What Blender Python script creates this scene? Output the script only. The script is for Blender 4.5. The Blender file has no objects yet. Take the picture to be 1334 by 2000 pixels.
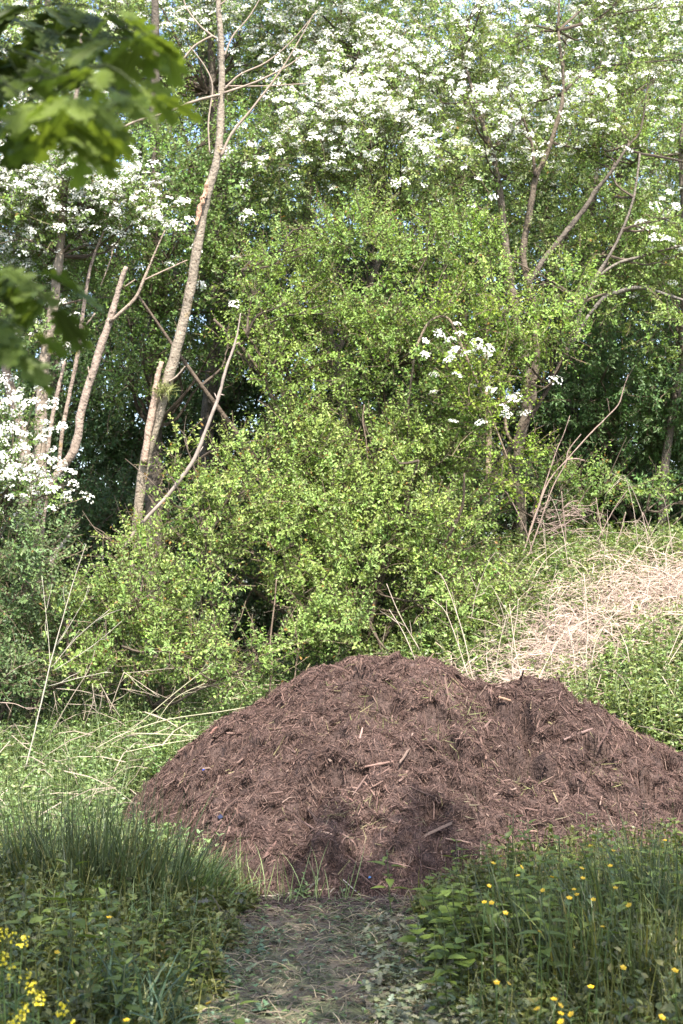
import bpy, math
import numpy as np

R = math.radians
sc = bpy.context.scene
COL = sc.collection
rng = np.random.default_rng(11)
F, TILT, CAMZ = 2779.0, R(3.2), 1.6

# ------------------------------------------------------------------ camera, sky, sun, exposure
cam_d = bpy.data.cameras.new('camera')
cam = bpy.data.objects.new('camera', cam_d); COL.objects.link(cam)
cam.location = (0, 0, CAMZ); cam.rotation_euler = (R(90) + TILT, 0, 0)
cam_d.sensor_fit = 'HORIZONTAL'; cam_d.sensor_width = 24; cam_d.lens = 50
cam_d.clip_start = 0.05; cam_d.clip_end = 2000
cam_d.dof.use_dof = True; cam_d.dof.focus_distance = 8.6; cam_d.dof.aperture_fstop = 5.6
sc.camera = cam

SUN_EL, SUN_AZ = R(57), R(14)          # from behind the camera, a little to the right
SUN = np.array([math.sin(SUN_AZ) * math.cos(SUN_EL), -math.cos(SUN_AZ) * math.cos(SUN_EL), math.sin(SUN_EL)])
w = bpy.data.worlds.new('World'); sc.world = w; w.use_nodes = True
nt = w.node_tree
bg = nt.nodes['Background']; sky = nt.nodes.new('ShaderNodeTexSky')
sky.sky_type = 'NISHITA'; sky.sun_disc = False
sky.sun_elevation = SUN_EL; sky.sun_rotation = R(180) - SUN_AZ
sky.air_density = 1.0; sky.dust_density = 2.5; sky.ozone_density = 1.0
nt.links.new(sky.outputs[0], bg.inputs[0]); bg.inputs[1].default_value = 0.15
sd = bpy.data.lights.new('sun', 'SUN'); sd.energy = 3.6; sd.angle = R(0.55); sd.color = (1, 0.95, 0.87)
sun = bpy.data.objects.new('sun', sd); COL.objects.link(sun)
import mathutils
sun.rotation_euler = mathutils.Vector((-SUN).tolist()).to_track_quat('-Z', 'Y').to_euler()
sun.location = (2, -8, 20)
sc.view_settings.view_transform = 'Standard'; sc.view_settings.look = 'None'
sc.view_settings.exposure = 2.12; sc.view_settings.gamma = 1
sc.render.engine = 'CYCLES'
sc.cycles.max_bounces = 8; sc.cycles.diffuse_bounces = 4; sc.cycles.transmission_bounces = 4
sc.cycles.glossy_bounces = 2; sc.cycles.sample_clamp_indirect = 4
sc.cycles.use_denoising = True

# ------------------------------------------------------------------ helpers
def at(px, py, Y):
    """world point at depth Y seen at a pixel of the 1334 x 2000 photograph (used to read positions off it)"""
    u = (px - 667) / F; v = (1000 - py) / F
    y = math.cos(TILT) - v * math.sin(TILT); z = math.sin(TILT) + v * math.cos(TILT)
    k = Y / y
    return np.array([u * k, Y, CAMZ + z * k])

def _h(ix, iy, iz, seed):
    n = (ix.astype(np.int64) * 73856093) ^ (iy.astype(np.int64) * 19349663) ^ (iz.astype(np.int64) * 83492791) ^ (seed * 2654435761)
    n = (n ^ (n >> 13)) * 1274126177 & 0x7fffffff
    n = (n ^ (n >> 16)) & 0x7fffffff
    return (n % 100003) / 100003.0

def vnoise(P, s=1.0, seed=0):
    P = np.asarray(P, float) * s + 1000.5
    i = np.floor(P); f = P - i; f = f * f * (3 - 2 * f); i = i.astype(np.int64)
    out = 0
    for dx in (0, 1):
        wx = f[..., 0] if dx else 1 - f[..., 0]
        for dy in (0, 1):
            wy = f[..., 1] if dy else 1 - f[..., 1]
            for dz in (0, 1):
                wz = f[..., 2] if dz else 1 - f[..., 2]
                out = out + wx * wy * wz * _h(i[..., 0] + dx, i[..., 1] + dy, i[..., 2] + dz, seed)
    return out

def n2(x, y, s, seed=0):
    return vnoise(np.stack([x, y, np.zeros_like(x)], -1), s, seed)

def norm(V):
    return V / np.maximum(np.linalg.norm(V, axis=-1, keepdims=True), 1e-9)

def smooth(t):
    t = np.clip(t, 0, 1); return t * t * (3 - 2 * t)

class Geo:
    def __init__(s):
        s.v, s.l, s.c, s.k, s.n = [], [], [], [], 0
    def add(s, V, loops, counts, col):
        V = np.asarray(V, np.float32)
        s.v.append(V); s.l.append(np.asarray(loops, np.int64) + s.n); s.c.append(np.asarray(counts, np.int64))
        col = np.asarray(col, np.float32)
        if col.ndim == 1: col = np.tile(col, (len(V), 1))
        s.k.append(col); s.n += len(V)
    def scatter(s, tpl, P, A, N, L, W, col):
        tv, faces = tpl
        P = np.asarray(P, float); n = len(P)
        if n == 0: return
        A = norm(np.asarray(A, float)); S = norm(np.cross(A, N)); U = np.cross(S, A)
        L = np.broadcast_to(np.asarray(L, float), (n,)); W = np.broadcast_to(np.asarray(W, float), (n,))
        V = (P[:, None] + A[:, None] * (tv[None, :, 1] * L[:, None])[..., None]
             + S[:, None] * (tv[None, :, 0] * W[:, None])[..., None]
             + U[:, None] * (tv[None, :, 2] * L[:, None])[..., None])
        base = np.concatenate([np.array(f) for f in faces]); cnt = np.array([len(f) for f in faces])
        loops = (base[None] + len(tv) * np.arange(n)[:, None]).ravel()
        col = np.asarray(col, float)
        if col.ndim == 1: col = np.tile(col, (n, 1))
        s.add(V.reshape(-1, 3), loops, np.tile(cnt, n), np.repeat(col, len(tv), axis=0))
    def tube(s, pts, rad, sides=8, col=(.2, .15, .1), wob=0.0, sub=5):
        pts = np.asarray(pts, float); rad = np.asarray(rad, float)
        if len(pts) > 2 or sub > 1:
            P, Q = [], []
            n = len(pts)
            for i in range(n - 1):
                p0, p1, p2, p3 = pts[max(i - 1, 0)], pts[i], pts[i + 1], pts[min(i + 2, n - 1)]
                for t in np.arange(sub) / sub:
                    P.append(.5 * ((2 * p1) + (-p0 + p2) * t + (2 * p0 - 5 * p1 + 4 * p2 - p3) * t * t + (-p0 + 3 * p1 - 3 * p2 + p3) * t ** 3))
                    Q.append(rad[i] * (1 - t) + rad[i + 1] * t)
            P.append(pts[-1]); Q.append(rad[-1]); pts = np.array(P); rad = np.array(Q)
        n = len(pts)
        if wob:
            rad = rad * (1 + wob * (rng.random(n) - .5))
            pts = pts + (rng.random((n, 3)) - .5) * rad[:, None] * wob * 1.5
        T = norm(np.gradient(pts, axis=0))
        ref = np.array([0.3, 0.9, 0.1]) if abs(T[:, 2]).mean() > .5 else np.array([0, .2, 1.])
        S = norm(np.cross(T, ref)); U = np.cross(S, T)
        a = np.arange(sides) * 2 * math.pi / sides
        rr = rad[:, None] * (1 + wob * .8 * (rng.random((n, sides)) - .5))
        V = pts[:, None] + S[:, None] * (np.cos(a)[None] * rr)[..., None] + U[:, None] * (np.sin(a)[None] * rr)[..., None]
        i = np.arange(n - 1)[:, None] * sides; j = np.arange(sides)[None]; jn = (j + 1) % sides
        q = np.stack([i + j, i + jn, i + sides + jn, i + sides + j], -1).reshape(-1)
        cnt = np.full((n - 1) * sides, 4)
        loops = np.concatenate([q, np.arange(sides)[::-1], (n - 1) * sides + np.arange(sides)])
        cnt = np.concatenate([cnt, [sides, sides]])
        s.add(V.reshape(-1, 3), loops, cnt, col)
    def build(s, name, m, parent=None, smooth_=False, origin=None):
        me = bpy.data.meshes.new(name)
        V = np.concatenate(s.v); L = np.concatenate(s.l); C = np.concatenate(s.c); K = np.concatenate(s.k)
        if origin is not None: V = V - np.asarray(origin, np.float32)
        me.vertices.add(len(V)); me.loops.add(len(L)); me.polygons.add(len(C))
        me.vertices.foreach_set('co', V.astype(np.float32).ravel())
        me.loops.foreach_set('vertex_index', L.astype(np.int32))
        st = np.concatenate([[0], np.cumsum(C)[:-1]]).astype(np.int32)
        me.polygons.foreach_set('loop_start', st)
        me.polygons.foreach_set('use_smooth', np.full(len(C), smooth_))
        at_ = me.color_attributes.new('tint', 'FLOAT_COLOR', 'POINT')
        at_.data.foreach_set('color', np.concatenate([np.clip(K, 0, 1), np.ones((len(K), 1), np.float32)], 1).astype(np.float32).ravel())
        me.materials.append(m)
        me.update(calc_edges=True); me.validate()
        o = bpy.data.objects.new(name, me); COL.objects.link(o)
        if parent is not None: o.parent = parent
        elif origin is not None: o.location = origin
        return o

def tag(o, label=None, cat=None, group=None, kind=None):
    if label: o['label'] = label
    if cat: o['category'] = cat
    if group: o['group'] = group
    if kind: o['kind'] = kind
    return o

def empty(name, loc, label, cat, group=None):
    o = bpy.data.objects.new(name, None); COL.objects.link(o); o.location = [float(a) for a in loc]
    o.empty_display_size = .1
    return tag(o, label, cat, group)

# ------------------------------------------------------------------ materials
def mat(name, rough=.6, spec=.3, transl=0.0, bump=0.0, bscale=60, var=0.0, vscale=8, tr_tint=(1.0, 1.0, .55)):
    m = bpy.data.materials.new(name); m.use_nodes = True
    n = m.node_tree.nodes; l = m.node_tree.links; n.clear()
    out = n.new('ShaderNodeOutputMaterial'); p = n.new('ShaderNodeBsdfPrincipled')
    a = n.new('ShaderNodeAttribute'); a.attribute_name = 'tint'
    col = a.outputs['Color']
    if var:
        tc = n.new('ShaderNodeTexCoord'); no = n.new('ShaderNodeTexNoise'); no.inputs['Scale'].default_value = vscale
        no.inputs['Detail'].default_value = 6; no.inputs['Roughness'].default_value = .65
        l.new(tc.outputs['Object'], no.inputs['Vector'])
        mr = n.new('ShaderNodeMapRange'); mr.inputs[1].default_value = .3; mr.inputs[2].default_value = .7
        mr.inputs[3].default_value = 1 - var; mr.inputs[4].default_value = 1 + var
        l.new(no.outputs['Fac'], mr.inputs[0])
        mx = n.new('ShaderNodeVectorMath'); mx.operation = 'SCALE'
        l.new(col, mx.inputs[0]); l.new(mr.outputs[0], mx.inputs['Scale']); col = mx.outputs[0]
    l.new(col, p.inputs['Base Color'])
    p.inputs['Roughness'].default_value = rough; p.inputs['Specular IOR Level'].default_value = spec
    if bump:
        tc2 = n.new('ShaderNodeTexCoord'); nb = n.new('ShaderNodeTexNoise'); nb.inputs['Scale'].default_value = bscale
        nb.inputs['Detail'].default_value = 5; l.new(tc2.outputs['Object'], nb.inputs['Vector'])
        b = n.new('ShaderNodeBump'); b.inputs['Strength'].default_value = bump; b.inputs['Distance'].default_value = .02
        l.new(nb.outputs['Fac'], b.inputs['Height']); l.new(b.outputs[0], p.inputs['Normal'])
    if transl:
        t = n.new('ShaderNodeBsdfTranslucent'); vm = n.new('ShaderNodeVectorMath'); vm.operation = 'MULTIPLY'
        vm.inputs[1].default_value = tr_tint
        l.new(col, vm.inputs[0]); l.new(vm.outputs[0], t.inputs['Color'])
        mix = n.new('ShaderNodeMixShader'); mix.inputs[0].default_value = transl
        l.new(p.outputs[0], mix.inputs[1]); l.new(t.outputs[0], mix.inputs[2]); l.new(mix.outputs[0], out.inputs[0])
    else:
        l.new(p.outputs[0], out.inputs[0])
    return m

def bark(name, lichen=False):
    m = mat(name, .9, .15, bump=.8, bscale=45, var=.35, vscale=14)
    if lichen:
        n = m.node_tree.nodes; l = m.node_tree.links
        p = [x for x in n if x.type == 'BSDF_PRINCIPLED'][0]
        src = p.inputs['Base Color'].links[0].from_socket
        tc = n.new('ShaderNodeTexCoord'); mp = n.new('ShaderNodeMapping'); mp.inputs['Scale'].default_value = (1, 1, .55)
        no = n.new('ShaderNodeTexNoise'); no.inputs['Scale'].default_value = 7; no.inputs['Detail'].default_value = 4
        l.new(tc.outputs['Object'], mp.inputs[0]); l.new(mp.outputs[0], no.inputs['Vector'])
        r = n.new('ShaderNodeMapRange'); r.inputs[1].default_value = .66; r.inputs[2].default_value = .74
        l.new(no.outputs['Fac'], r.inputs[0])
        mx = n.new('ShaderNodeMix'); mx.data_type = 'RGBA'
        l.new(r.outputs[0], mx.inputs[0]); l.new(src, mx.inputs[6]); mx.inputs[7].default_value = (.26, .18, .06, 1)
        no2 = n.new('ShaderNodeTexNoise'); no2.inputs['Scale'].default_value = 38; l.new(tc.outputs['Object'], no2.inputs['Vector'])
        r2 = n.new('ShaderNodeMapRange'); r2.inputs[1].default_value = .64; r2.inputs[2].default_value = .68
        l.new(no2.outputs['Fac'], r2.inputs[0])
        m2 = n.new('ShaderNodeMix'); m2.data_type = 'RGBA'
        l.new(r2.outputs[0], m2.inputs[0]); l.new(mx.outputs[2], m2.inputs[6]); m2.inputs[7].default_value = (.07, .05, .035, 1)
        l.new(m2.outputs[2], p.inputs['Base Color'])
    return m

M_LEAF = mat('hedge_leaf', .52, .4, .42)
M_OAK = mat('oak_leaf', .5, .3, .5, tr_tint=(1.0, 1.0, .5))
M_LEAF2 = mat('weed_leaf', .42, .5, .35)
M_BLOSSOM = mat('blossom', .7, .2, .3, tr_tint=(1, 1, .95))
M_BARK = bark('bark'); M_BARKL = bark('lichen_bark', True)
M_TWIG = mat('dry_twig', .85, .2, var=.25, vscale=20)
M_CHIP = mat('wood_shred', .85, .2, var=.25, vscale=40)
M_GRASS = mat('grass_blade', .45, .45, .3)
M_STRAW = mat('straw', .7, .25, .15, tr_tint=(1, .95, .8))
M_PETAL = mat('petal', .35, .5, .25, tr_tint=(1, 1, .6))
M_PLASTIC = mat('plastic', .85, .15)
M_SOIL = mat('soil', .95, .1, bump=1.0, bscale=35, var=.5, vscale=9)
M_MULCH = mat('mulch', .95, .12, bump=1.0, bscale=55, var=.4, vscale=30)

# ------------------------------------------------------------------ templates (x across, y along, z up; unit length)
def T(v, f): return (np.array(v, float), f)
LEAF2 = T([(0, 0, 0), (.5, .45, .13), (0, 1, -.05), (-.5, .45, .13)], [(0, 1, 2), (0, 2, 3)])
LEAF8 = T([(0, 0, 0), (0, .35, .05), (0, .7, .03), (0, 1, -.10), (.46, .3, .12), (.36, .65, .10), (-.46, .3, .12), (-.36, .65, .10)],
          [(0, 4, 1), (1, 4, 5, 2), (2, 5, 3), (0, 1, 6), (1, 2, 7, 6), (2, 3, 7)])
def halves(out, droop=.2, fold=.12):
    mid = [(0, 0), (0, .33), (0, .66), (0, 1)]
    v = [(0, y, -droop * y * y) for _, y in mid]
    f = []
    for sgn in (1, -1):
        idx0 = len(v)
        v += [(sgn * x, y, -droop * y * y + fold * abs(x)) for x, y in out]
        ring = [0] + list(range(idx0, len(v))) + [3, 2, 1]
        f.append(tuple(ring if sgn > 0 else ring[::-1]))
    return T(v, f)
NETTLE = halves([(.25, .03), (.40, .13), (.37, .17), (.47, .27), (.41, .31), (.46, .42), (.37, .45), (.38, .57), (.28, .6), (.26, .72), (.17, .75), (.12, .88)], .22)
OAK = halves([(.05, .10), (.20, .16), (.22, .22), (.10, .27), (.32, .34), (.38, .42), (.30, .47), (.14, .48), (.40, .60), (.46, .68), (.36, .74), (.17, .70), (.30, .86), (.22, .93), (.09, .91)], .25, .1)
LOBED = halves([(.2, .08), (.48, .15), (.3, .3), (.2, .38), (.5, .5), (.3, .6), (.15, .66), (.3, .85), (.12, .9)], .2, .15)
ROUND = halves([(.3, -.08), (.5, .1), (.53, .3), (.45, .55), (.25, .82)], .15, .1)
def strip(bend, seg=5, wmax=.5):
    v, f = [], []
    for i in range(seg + 1):
        t = i / seg; ang = bend * t
        y = math.sin(ang) / bend if bend > .01 else t
        z = (1 - math.cos(ang)) / bend if bend > .01 else 0
        ww = wmax * (1 - t ** 2.2) * (.75 + .25 * min(1, t * 4))
        v += [(ww, y, z), (-ww, y, z)] if i < seg else [(0, y, z)]
    for i in range(seg - 1): f.append((2 * i, 2 * i + 2, 2 * i + 3, 2 * i + 1))
    f.append((2 * seg - 2, 2 * seg, 2 * seg - 1))
    return T(v, f)
BLADES = [strip(b) for b in (.15, .5, 1.0, 1.7, 2.4)]
def prism(bend=.0, rings=2, taper=.8, flat=.6):
    v, f = [], []
    for i in range(rings):
        t = i / (rings - 1); ww = .5 * (1 - (1 - taper) * abs(2 * t - 1))
        z = bend * 4 * t * (1 - t)
        v += [(ww, t, z), (-ww, t, z), (0.1, t, z)]
    v = np.array(v, float)
    return v, rings, flat
def sliver(bend=.0, rings=3, e0=.9, e1=.5, th=.06):
    v, f = [], []
    for i in range(rings):
        t = i / (rings - 1); ww = .5 * (e0 * (1 - t) + e1 * t); z = bend * 4 * t * (1 - t)
        v += [(ww, t, z), (-ww, t, z - .3 * th), (0, t + .02, z + th)]
    for i in range(rings - 1):
        b = 3 * i
        f += [(b, b + 3, b + 5, b + 2), (b + 2, b + 5, b + 4, b + 1), (b + 1, b + 4, b + 3, b)]
    f += [(0, 2, 1), (3 * rings - 3, 3 * rings - 2, 3 * rings - 1)]
    return T(v, f)
SLIV = [sliver(0, 2, .8, .4, .05), sliver(.05, 3, .5, .9, .04), sliver(-.06, 3, 1, .2, .05), sliver(.12, 3, .7, .3, .03)]
TWIGT = [sliver(.08, 4, 1, .5, .008), sliver(-.1, 4, 1, .4, .008), sliver(.2, 5, 1, .5, .006)]
_p = [(math.sin(k * 2 * math.pi / 5) * .5, math.cos(k * 2 * math.pi / 5) * .5, .0) for k in range(5)]
PENT = T(_p, [(0, 4, 3, 2, 1)])

# ------------------------------------------------------------------ terrain and heap surface
def ground_h(x, y):
    x = np.asarray(x, float); y = np.asarray(y, float)
    b = smooth((y - 8.0) / 5.0) * (.75 + 1.08 * smooth((x + .8) / 2.8))
    verge = .09 * smooth((np.abs(x - path_c(y)) - .35) / .5) * (1 - smooth((y - 7.2) / 1.2))
    return b + verge + .05 * (n2(x, y, 1.3, 3) - .5) + .02 * (n2(x, y, 6, 4) - .5)
def path_c(y): return -.02 + .03 * np.sin(np.asarray(y, float) * .9)

YR = 9.2
SIL = [(225, 1592), (330, 1498), (420, 1426), (520, 1378), (600, 1328), (700, 1297), (780, 1292), (840, 1300), (885, 1325), (930, 1350), (1000, 1348), (1085, 1346), (1130, 1376), (1200, 1412), (1250, 1450), (1334, 1497)]
_s = np.array([at(a, b, YR) for a, b in SIL])
SX = np.concatenate([_s[:, 0], [2.6, 3.2, 3.7]])
SZ = np.concatenate([_s[:, 2] - ground_h(_s[:, 0], _s[:, 1]), [.35, .15, 0]])
SZ[0] = 0
FX = [-1.6, -1.25, -1.0, -.75, -.55, 0, .5, 1.0, 2.0, 3.0, 3.8]
FY = [9.1, 8.55, 8.1, 7.65, 7.45, 7.38, 7.42, 7.5, 7.7, 8.0, 8.6]
def heap_raw(x, y):
    Rh = np.interp(x, SX, SZ, left=0, right=0); Yf = np.interp(x, FX, FY)
    t = (y - Yf) / (YR - Yf); p = np.where(t < 1, 1 - (1 - np.clip(t, 0, 1)) ** 1.45, 1)
    q = np.clip((y - YR) / 1.1, 0, 1); back = np.maximum(Rh * (1 - q ** 1.3) - (ground_h(x, y) - ground_h(x, 0 * y + YR)), 0)
    return np.where(y > YR, back, Rh * p)
def heap_h(x, y):
    x = np.asarray(x, float); y = np.asarray(y, float)
    h = heap_raw(x, y); m = smooth(h / .18)
    m2 = m * (1 - .6 * smooth((y - 8.8) / .4))
    d = .11 * (n2(x, y, 2.2, 21) - .5) * m2 + .13 * (n2(x, y, 5.0, 22) - .5) * m2 + .10 * (n2(x, y, 12, 23) - .5) * m
    pit = smooth((n2(x, y, 8.5, 24) - .63) / .08) * smooth((n2(x, y, 2.1, 29) - .3) / .2)
    return np.where(h > .001, h + d - .20 * pit * m + .03 * m + .03 * n2(x, y, 30, 25) * m, -.05)
def warp(P):
    """pushes the heap's face in and out along y, so that clods overhang dark hollows"""
    P = np.array(P, float); m = smooth(heap_raw(P[..., 0], P[..., 1]) / .2) * (1 - smooth((P[..., 1] - 9.2) / .5))
    o = .10 * (vnoise(P, 5.0, 91) - .5) + .10 * (vnoise(P, 12.0, 92) - .5) + .035 * (vnoise(P, 26.0, 93) - .5)
    P[..., 1] -= o * m; P[..., 2] += .25 * o * m
    return P
def surf(x, y): return ground_h(x, y) + np.maximum(heap_h(x, y), 0)
def surf_n(x, y, f=surf, e=.03):
    gx = (f(x + e, y) - f(x - e, y)) / (2 * e); gy = (f(x, y + e) - f(x, y - e)) / (2 * e)
    return norm(np.stack([-gx, -gy, np.ones_like(gx)], -1))
def hit(px, py, f=surf, y0=4.0, y1=14.0):
    Y = np.linspace(y0, y1, 2000); P = np.array([at(px, py, a) for a in (y0, y1)])
    t = (Y - y0) / (y1 - y0); Q = P[0] + (P[1] - P[0]) * t[:, None]
    b = np.where(Q[:, 2] <= f(Q[:, 0], Q[:, 1]))[0]
    i = b[0] if len(b) else len(Y) - 1
    return Q[i]

def grid_mesh(xs, ys, zf, colf, name, m, lift=0):
    X, Y = np.meshgrid(xs, ys); Z = zf(X, Y) + lift
    V = np.stack([X, Y, Z], -1).reshape(-1, 3); nx, ny = len(xs), len(ys)
    i = (np.arange(ny - 1)[:, None] * nx + np.arange(nx - 1)[None]).ravel()
    q = np.stack([i, i + 1, i + nx + 1, i + nx], -1)
    g = Geo(); g.add(V, q.ravel(), np.full(len(q), 4), colf(X, Y).reshape(-1, 3))
    return g.build(name, m, smooth_=True)

def mixc(a, b, t): return np.asarray(a) * (1 - t[..., None]) + np.asarray(b) * t[..., None]
xs = np.concatenate([[-400, -150, -60, -30, -16, -10], np.arange(-7, 7, .07), [7.5, 9, 12, 18, 30, 60, 150, 400]])
ys = np.concatenate([[-400, -100, -30, -12, -5, 0, 2, 3], np.arange(3.4, 15, .07), [16, 18, 20, 24, 30, 45, 80, 160, 400, 900]])
def gcol(X, Y):
    t = smooth((n2(X, Y, 3, 8) - .3) / .4)
    c = mixc((.055, .045, .028), (.04, .055, .02), t)
    return c
tag(grid_mesh(xs, ys, ground_h, gcol, 'ground', M_SOIL), kind='structure')

px_ = np.arange(-.62, .621, .02); py_ = np.arange(3.0, 7.75, .02)
X, Y = np.meshgrid(px_, py_); X2 = X + path_c(Y)
def pcol(X, Y):
    c = mixc((.11, .088, .064), (.075, .078, .045), smooth((n2(X, Y, 5, 9) - .35) / .3))
    return mixc(c, (.17, .13, .095), smooth((n2(X, Y, 4, 12) - .62) / .15) * .7)
V = np.stack([X2, Y, ground_h(X2, Y) + .006 + .02 * (n2(X2, Y, 14, 10)) + .012 * n2(X2, Y, 40, 13) - .03 * smooth((np.abs(X) - .5) / .12)], -1).reshape(-1, 3)
nx = len(px_); i = (np.arange(len(py_) - 1)[:, None] * nx + np.arange(nx - 1)[None]).ravel()
q = np.stack([i, i + 1, i + nx + 1, i + nx], -1)
g = Geo(); g.add(V, q.ravel(), np.full(len(q), 4), pcol(X, Y).reshape(-1, 3))
tag(g.build('path', M_SOIL, smooth_=True), kind='structure')

# ------------------------------------------------------------------ the mulch heap
def rnd(n, *s): return rng.random((n,) + s)
hx = np.arange(-1.62, 3.75, .0125); hy = np.arange(7.2, 10.9, .0125)
X, Y = np.meshgrid(hx, hy); H = heap_h(X, Y)
edge = np.where(H > 0, np.minimum(H, 9), H)
Z = ground_h(X, Y) + edge
hc = mixc((.042, .028, .024), (.078, .053, .045), smooth((n2(X, Y, 4, 31) - .25) / .5))
g = Geo(); nx = len(hx); i = (np.arange(len(hy) - 1)[:, None] * nx + np.arange(nx - 1)[None]).ravel()
keep = (H.ravel()[i] > -.04) | (H.ravel()[i + nx + 1] > -.04)
i = i[keep]; q = np.stack([i, i + 1, i + nx + 1, i + nx], -1)
used, inv = np.unique(q.ravel(), return_inverse=True)
V = warp(np.stack([X, Y, Z], -1).reshape(-1, 3)[used])
g.add(V, inv, np.full(len(q), 4), hc.reshape(-1, 3)[used])
heap_root = empty('mulch_heap', (1.0, 9.1, 0.1), 'big purplish-brown heap of shredded wood mulch filling the end of the path', 'mulch heap')
def child(o, root):
    o.parent = root; o.matrix_parent_inverse = mathutils.Matrix.Translation(root.location).inverted(); return o
child(g.build('mulch_mound', M_MULCH, smooth_=True), heap_root)

def shreds(n, Lr, Wr, seed, tilt, pale, yr=(7.25, 9.7)):
    x = rng.uniform(-1.6, 3.2, n * 3); y = rng.uniform(yr[0], yr[1], n * 3)
    k = (heap_h(x, y) > .012) & (np.abs(x) < .24 * y + .55); x, y = x[k][:n], y[k][:n]
    N = surf_n(x, y); z = surf(x, y); m = len(x)
    a = rnd(m) * 2 * math.pi
    A = norm(np.cross(N, np.stack([np.cos(a), np.sin(a), np.zeros(m)], -1)))
    A = norm(A + N * rng.normal(0, tilt, m)[:, None])
    NN = norm(N + rng.normal(0, .5, (m, 3)))
    L = np.exp(rng.normal(math.log(Lr), .45, m)); W = Wr * np.exp(rng.normal(0, .4, m))
    P = warp(np.stack([x, y, z], -1)) - A * (L * .5)[:, None] + N * (rnd(m) * .012)[:, None]
    base = np.array([(.085, .052, .045), (.115, .073, .062), (.15, .098, .083), (.052, .032, .028)])[rng.integers(0, 4, m)]
    base = base * rng.uniform(.6, 1.15, (m, 1)) * (.72 + .5 * n2(x, y, 2.6, 95))[:, None] * np.array([1, .97, .92])
    pm = rnd(m) < pale
    base[pm] = np.array((.18, .125, .10)) * rng.uniform(.7, 1.2, (pm.sum(), 1))
    dry = rnd(m) < pale * .5
    base[dry] = np.array((.17, .14, .075)) * rng.uniform(.7, 1.1, (dry.sum(), 1))
    for t in range(4):
        s = (np.arange(m) % 4) == t
        G.scatter(SLIV[t], P[s], A[s], NN[s], L[s], W[s], base[s])
G = Geo()
shreds(150000, .020, .0034, 1, .5, .015)
shreds(26000, .046, .0048, 2, .28, .03)
shreds(1000, .085, .009, 3, .16, .08)
child(tag(G.build('shredded_wood', M_CHIP), kind='stuff'), heap_root)

# ------------------------------------------------------------------ shrubs and trees
def blob(px, py, Y, rx, rz, ry=.7, fl=0.0, dens=1.0):
    k = Y / F
    return dict(c=at(px, py, Y), r=np.array([rx * k, ry, rz * k]), fl=fl, d=dens)

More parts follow.
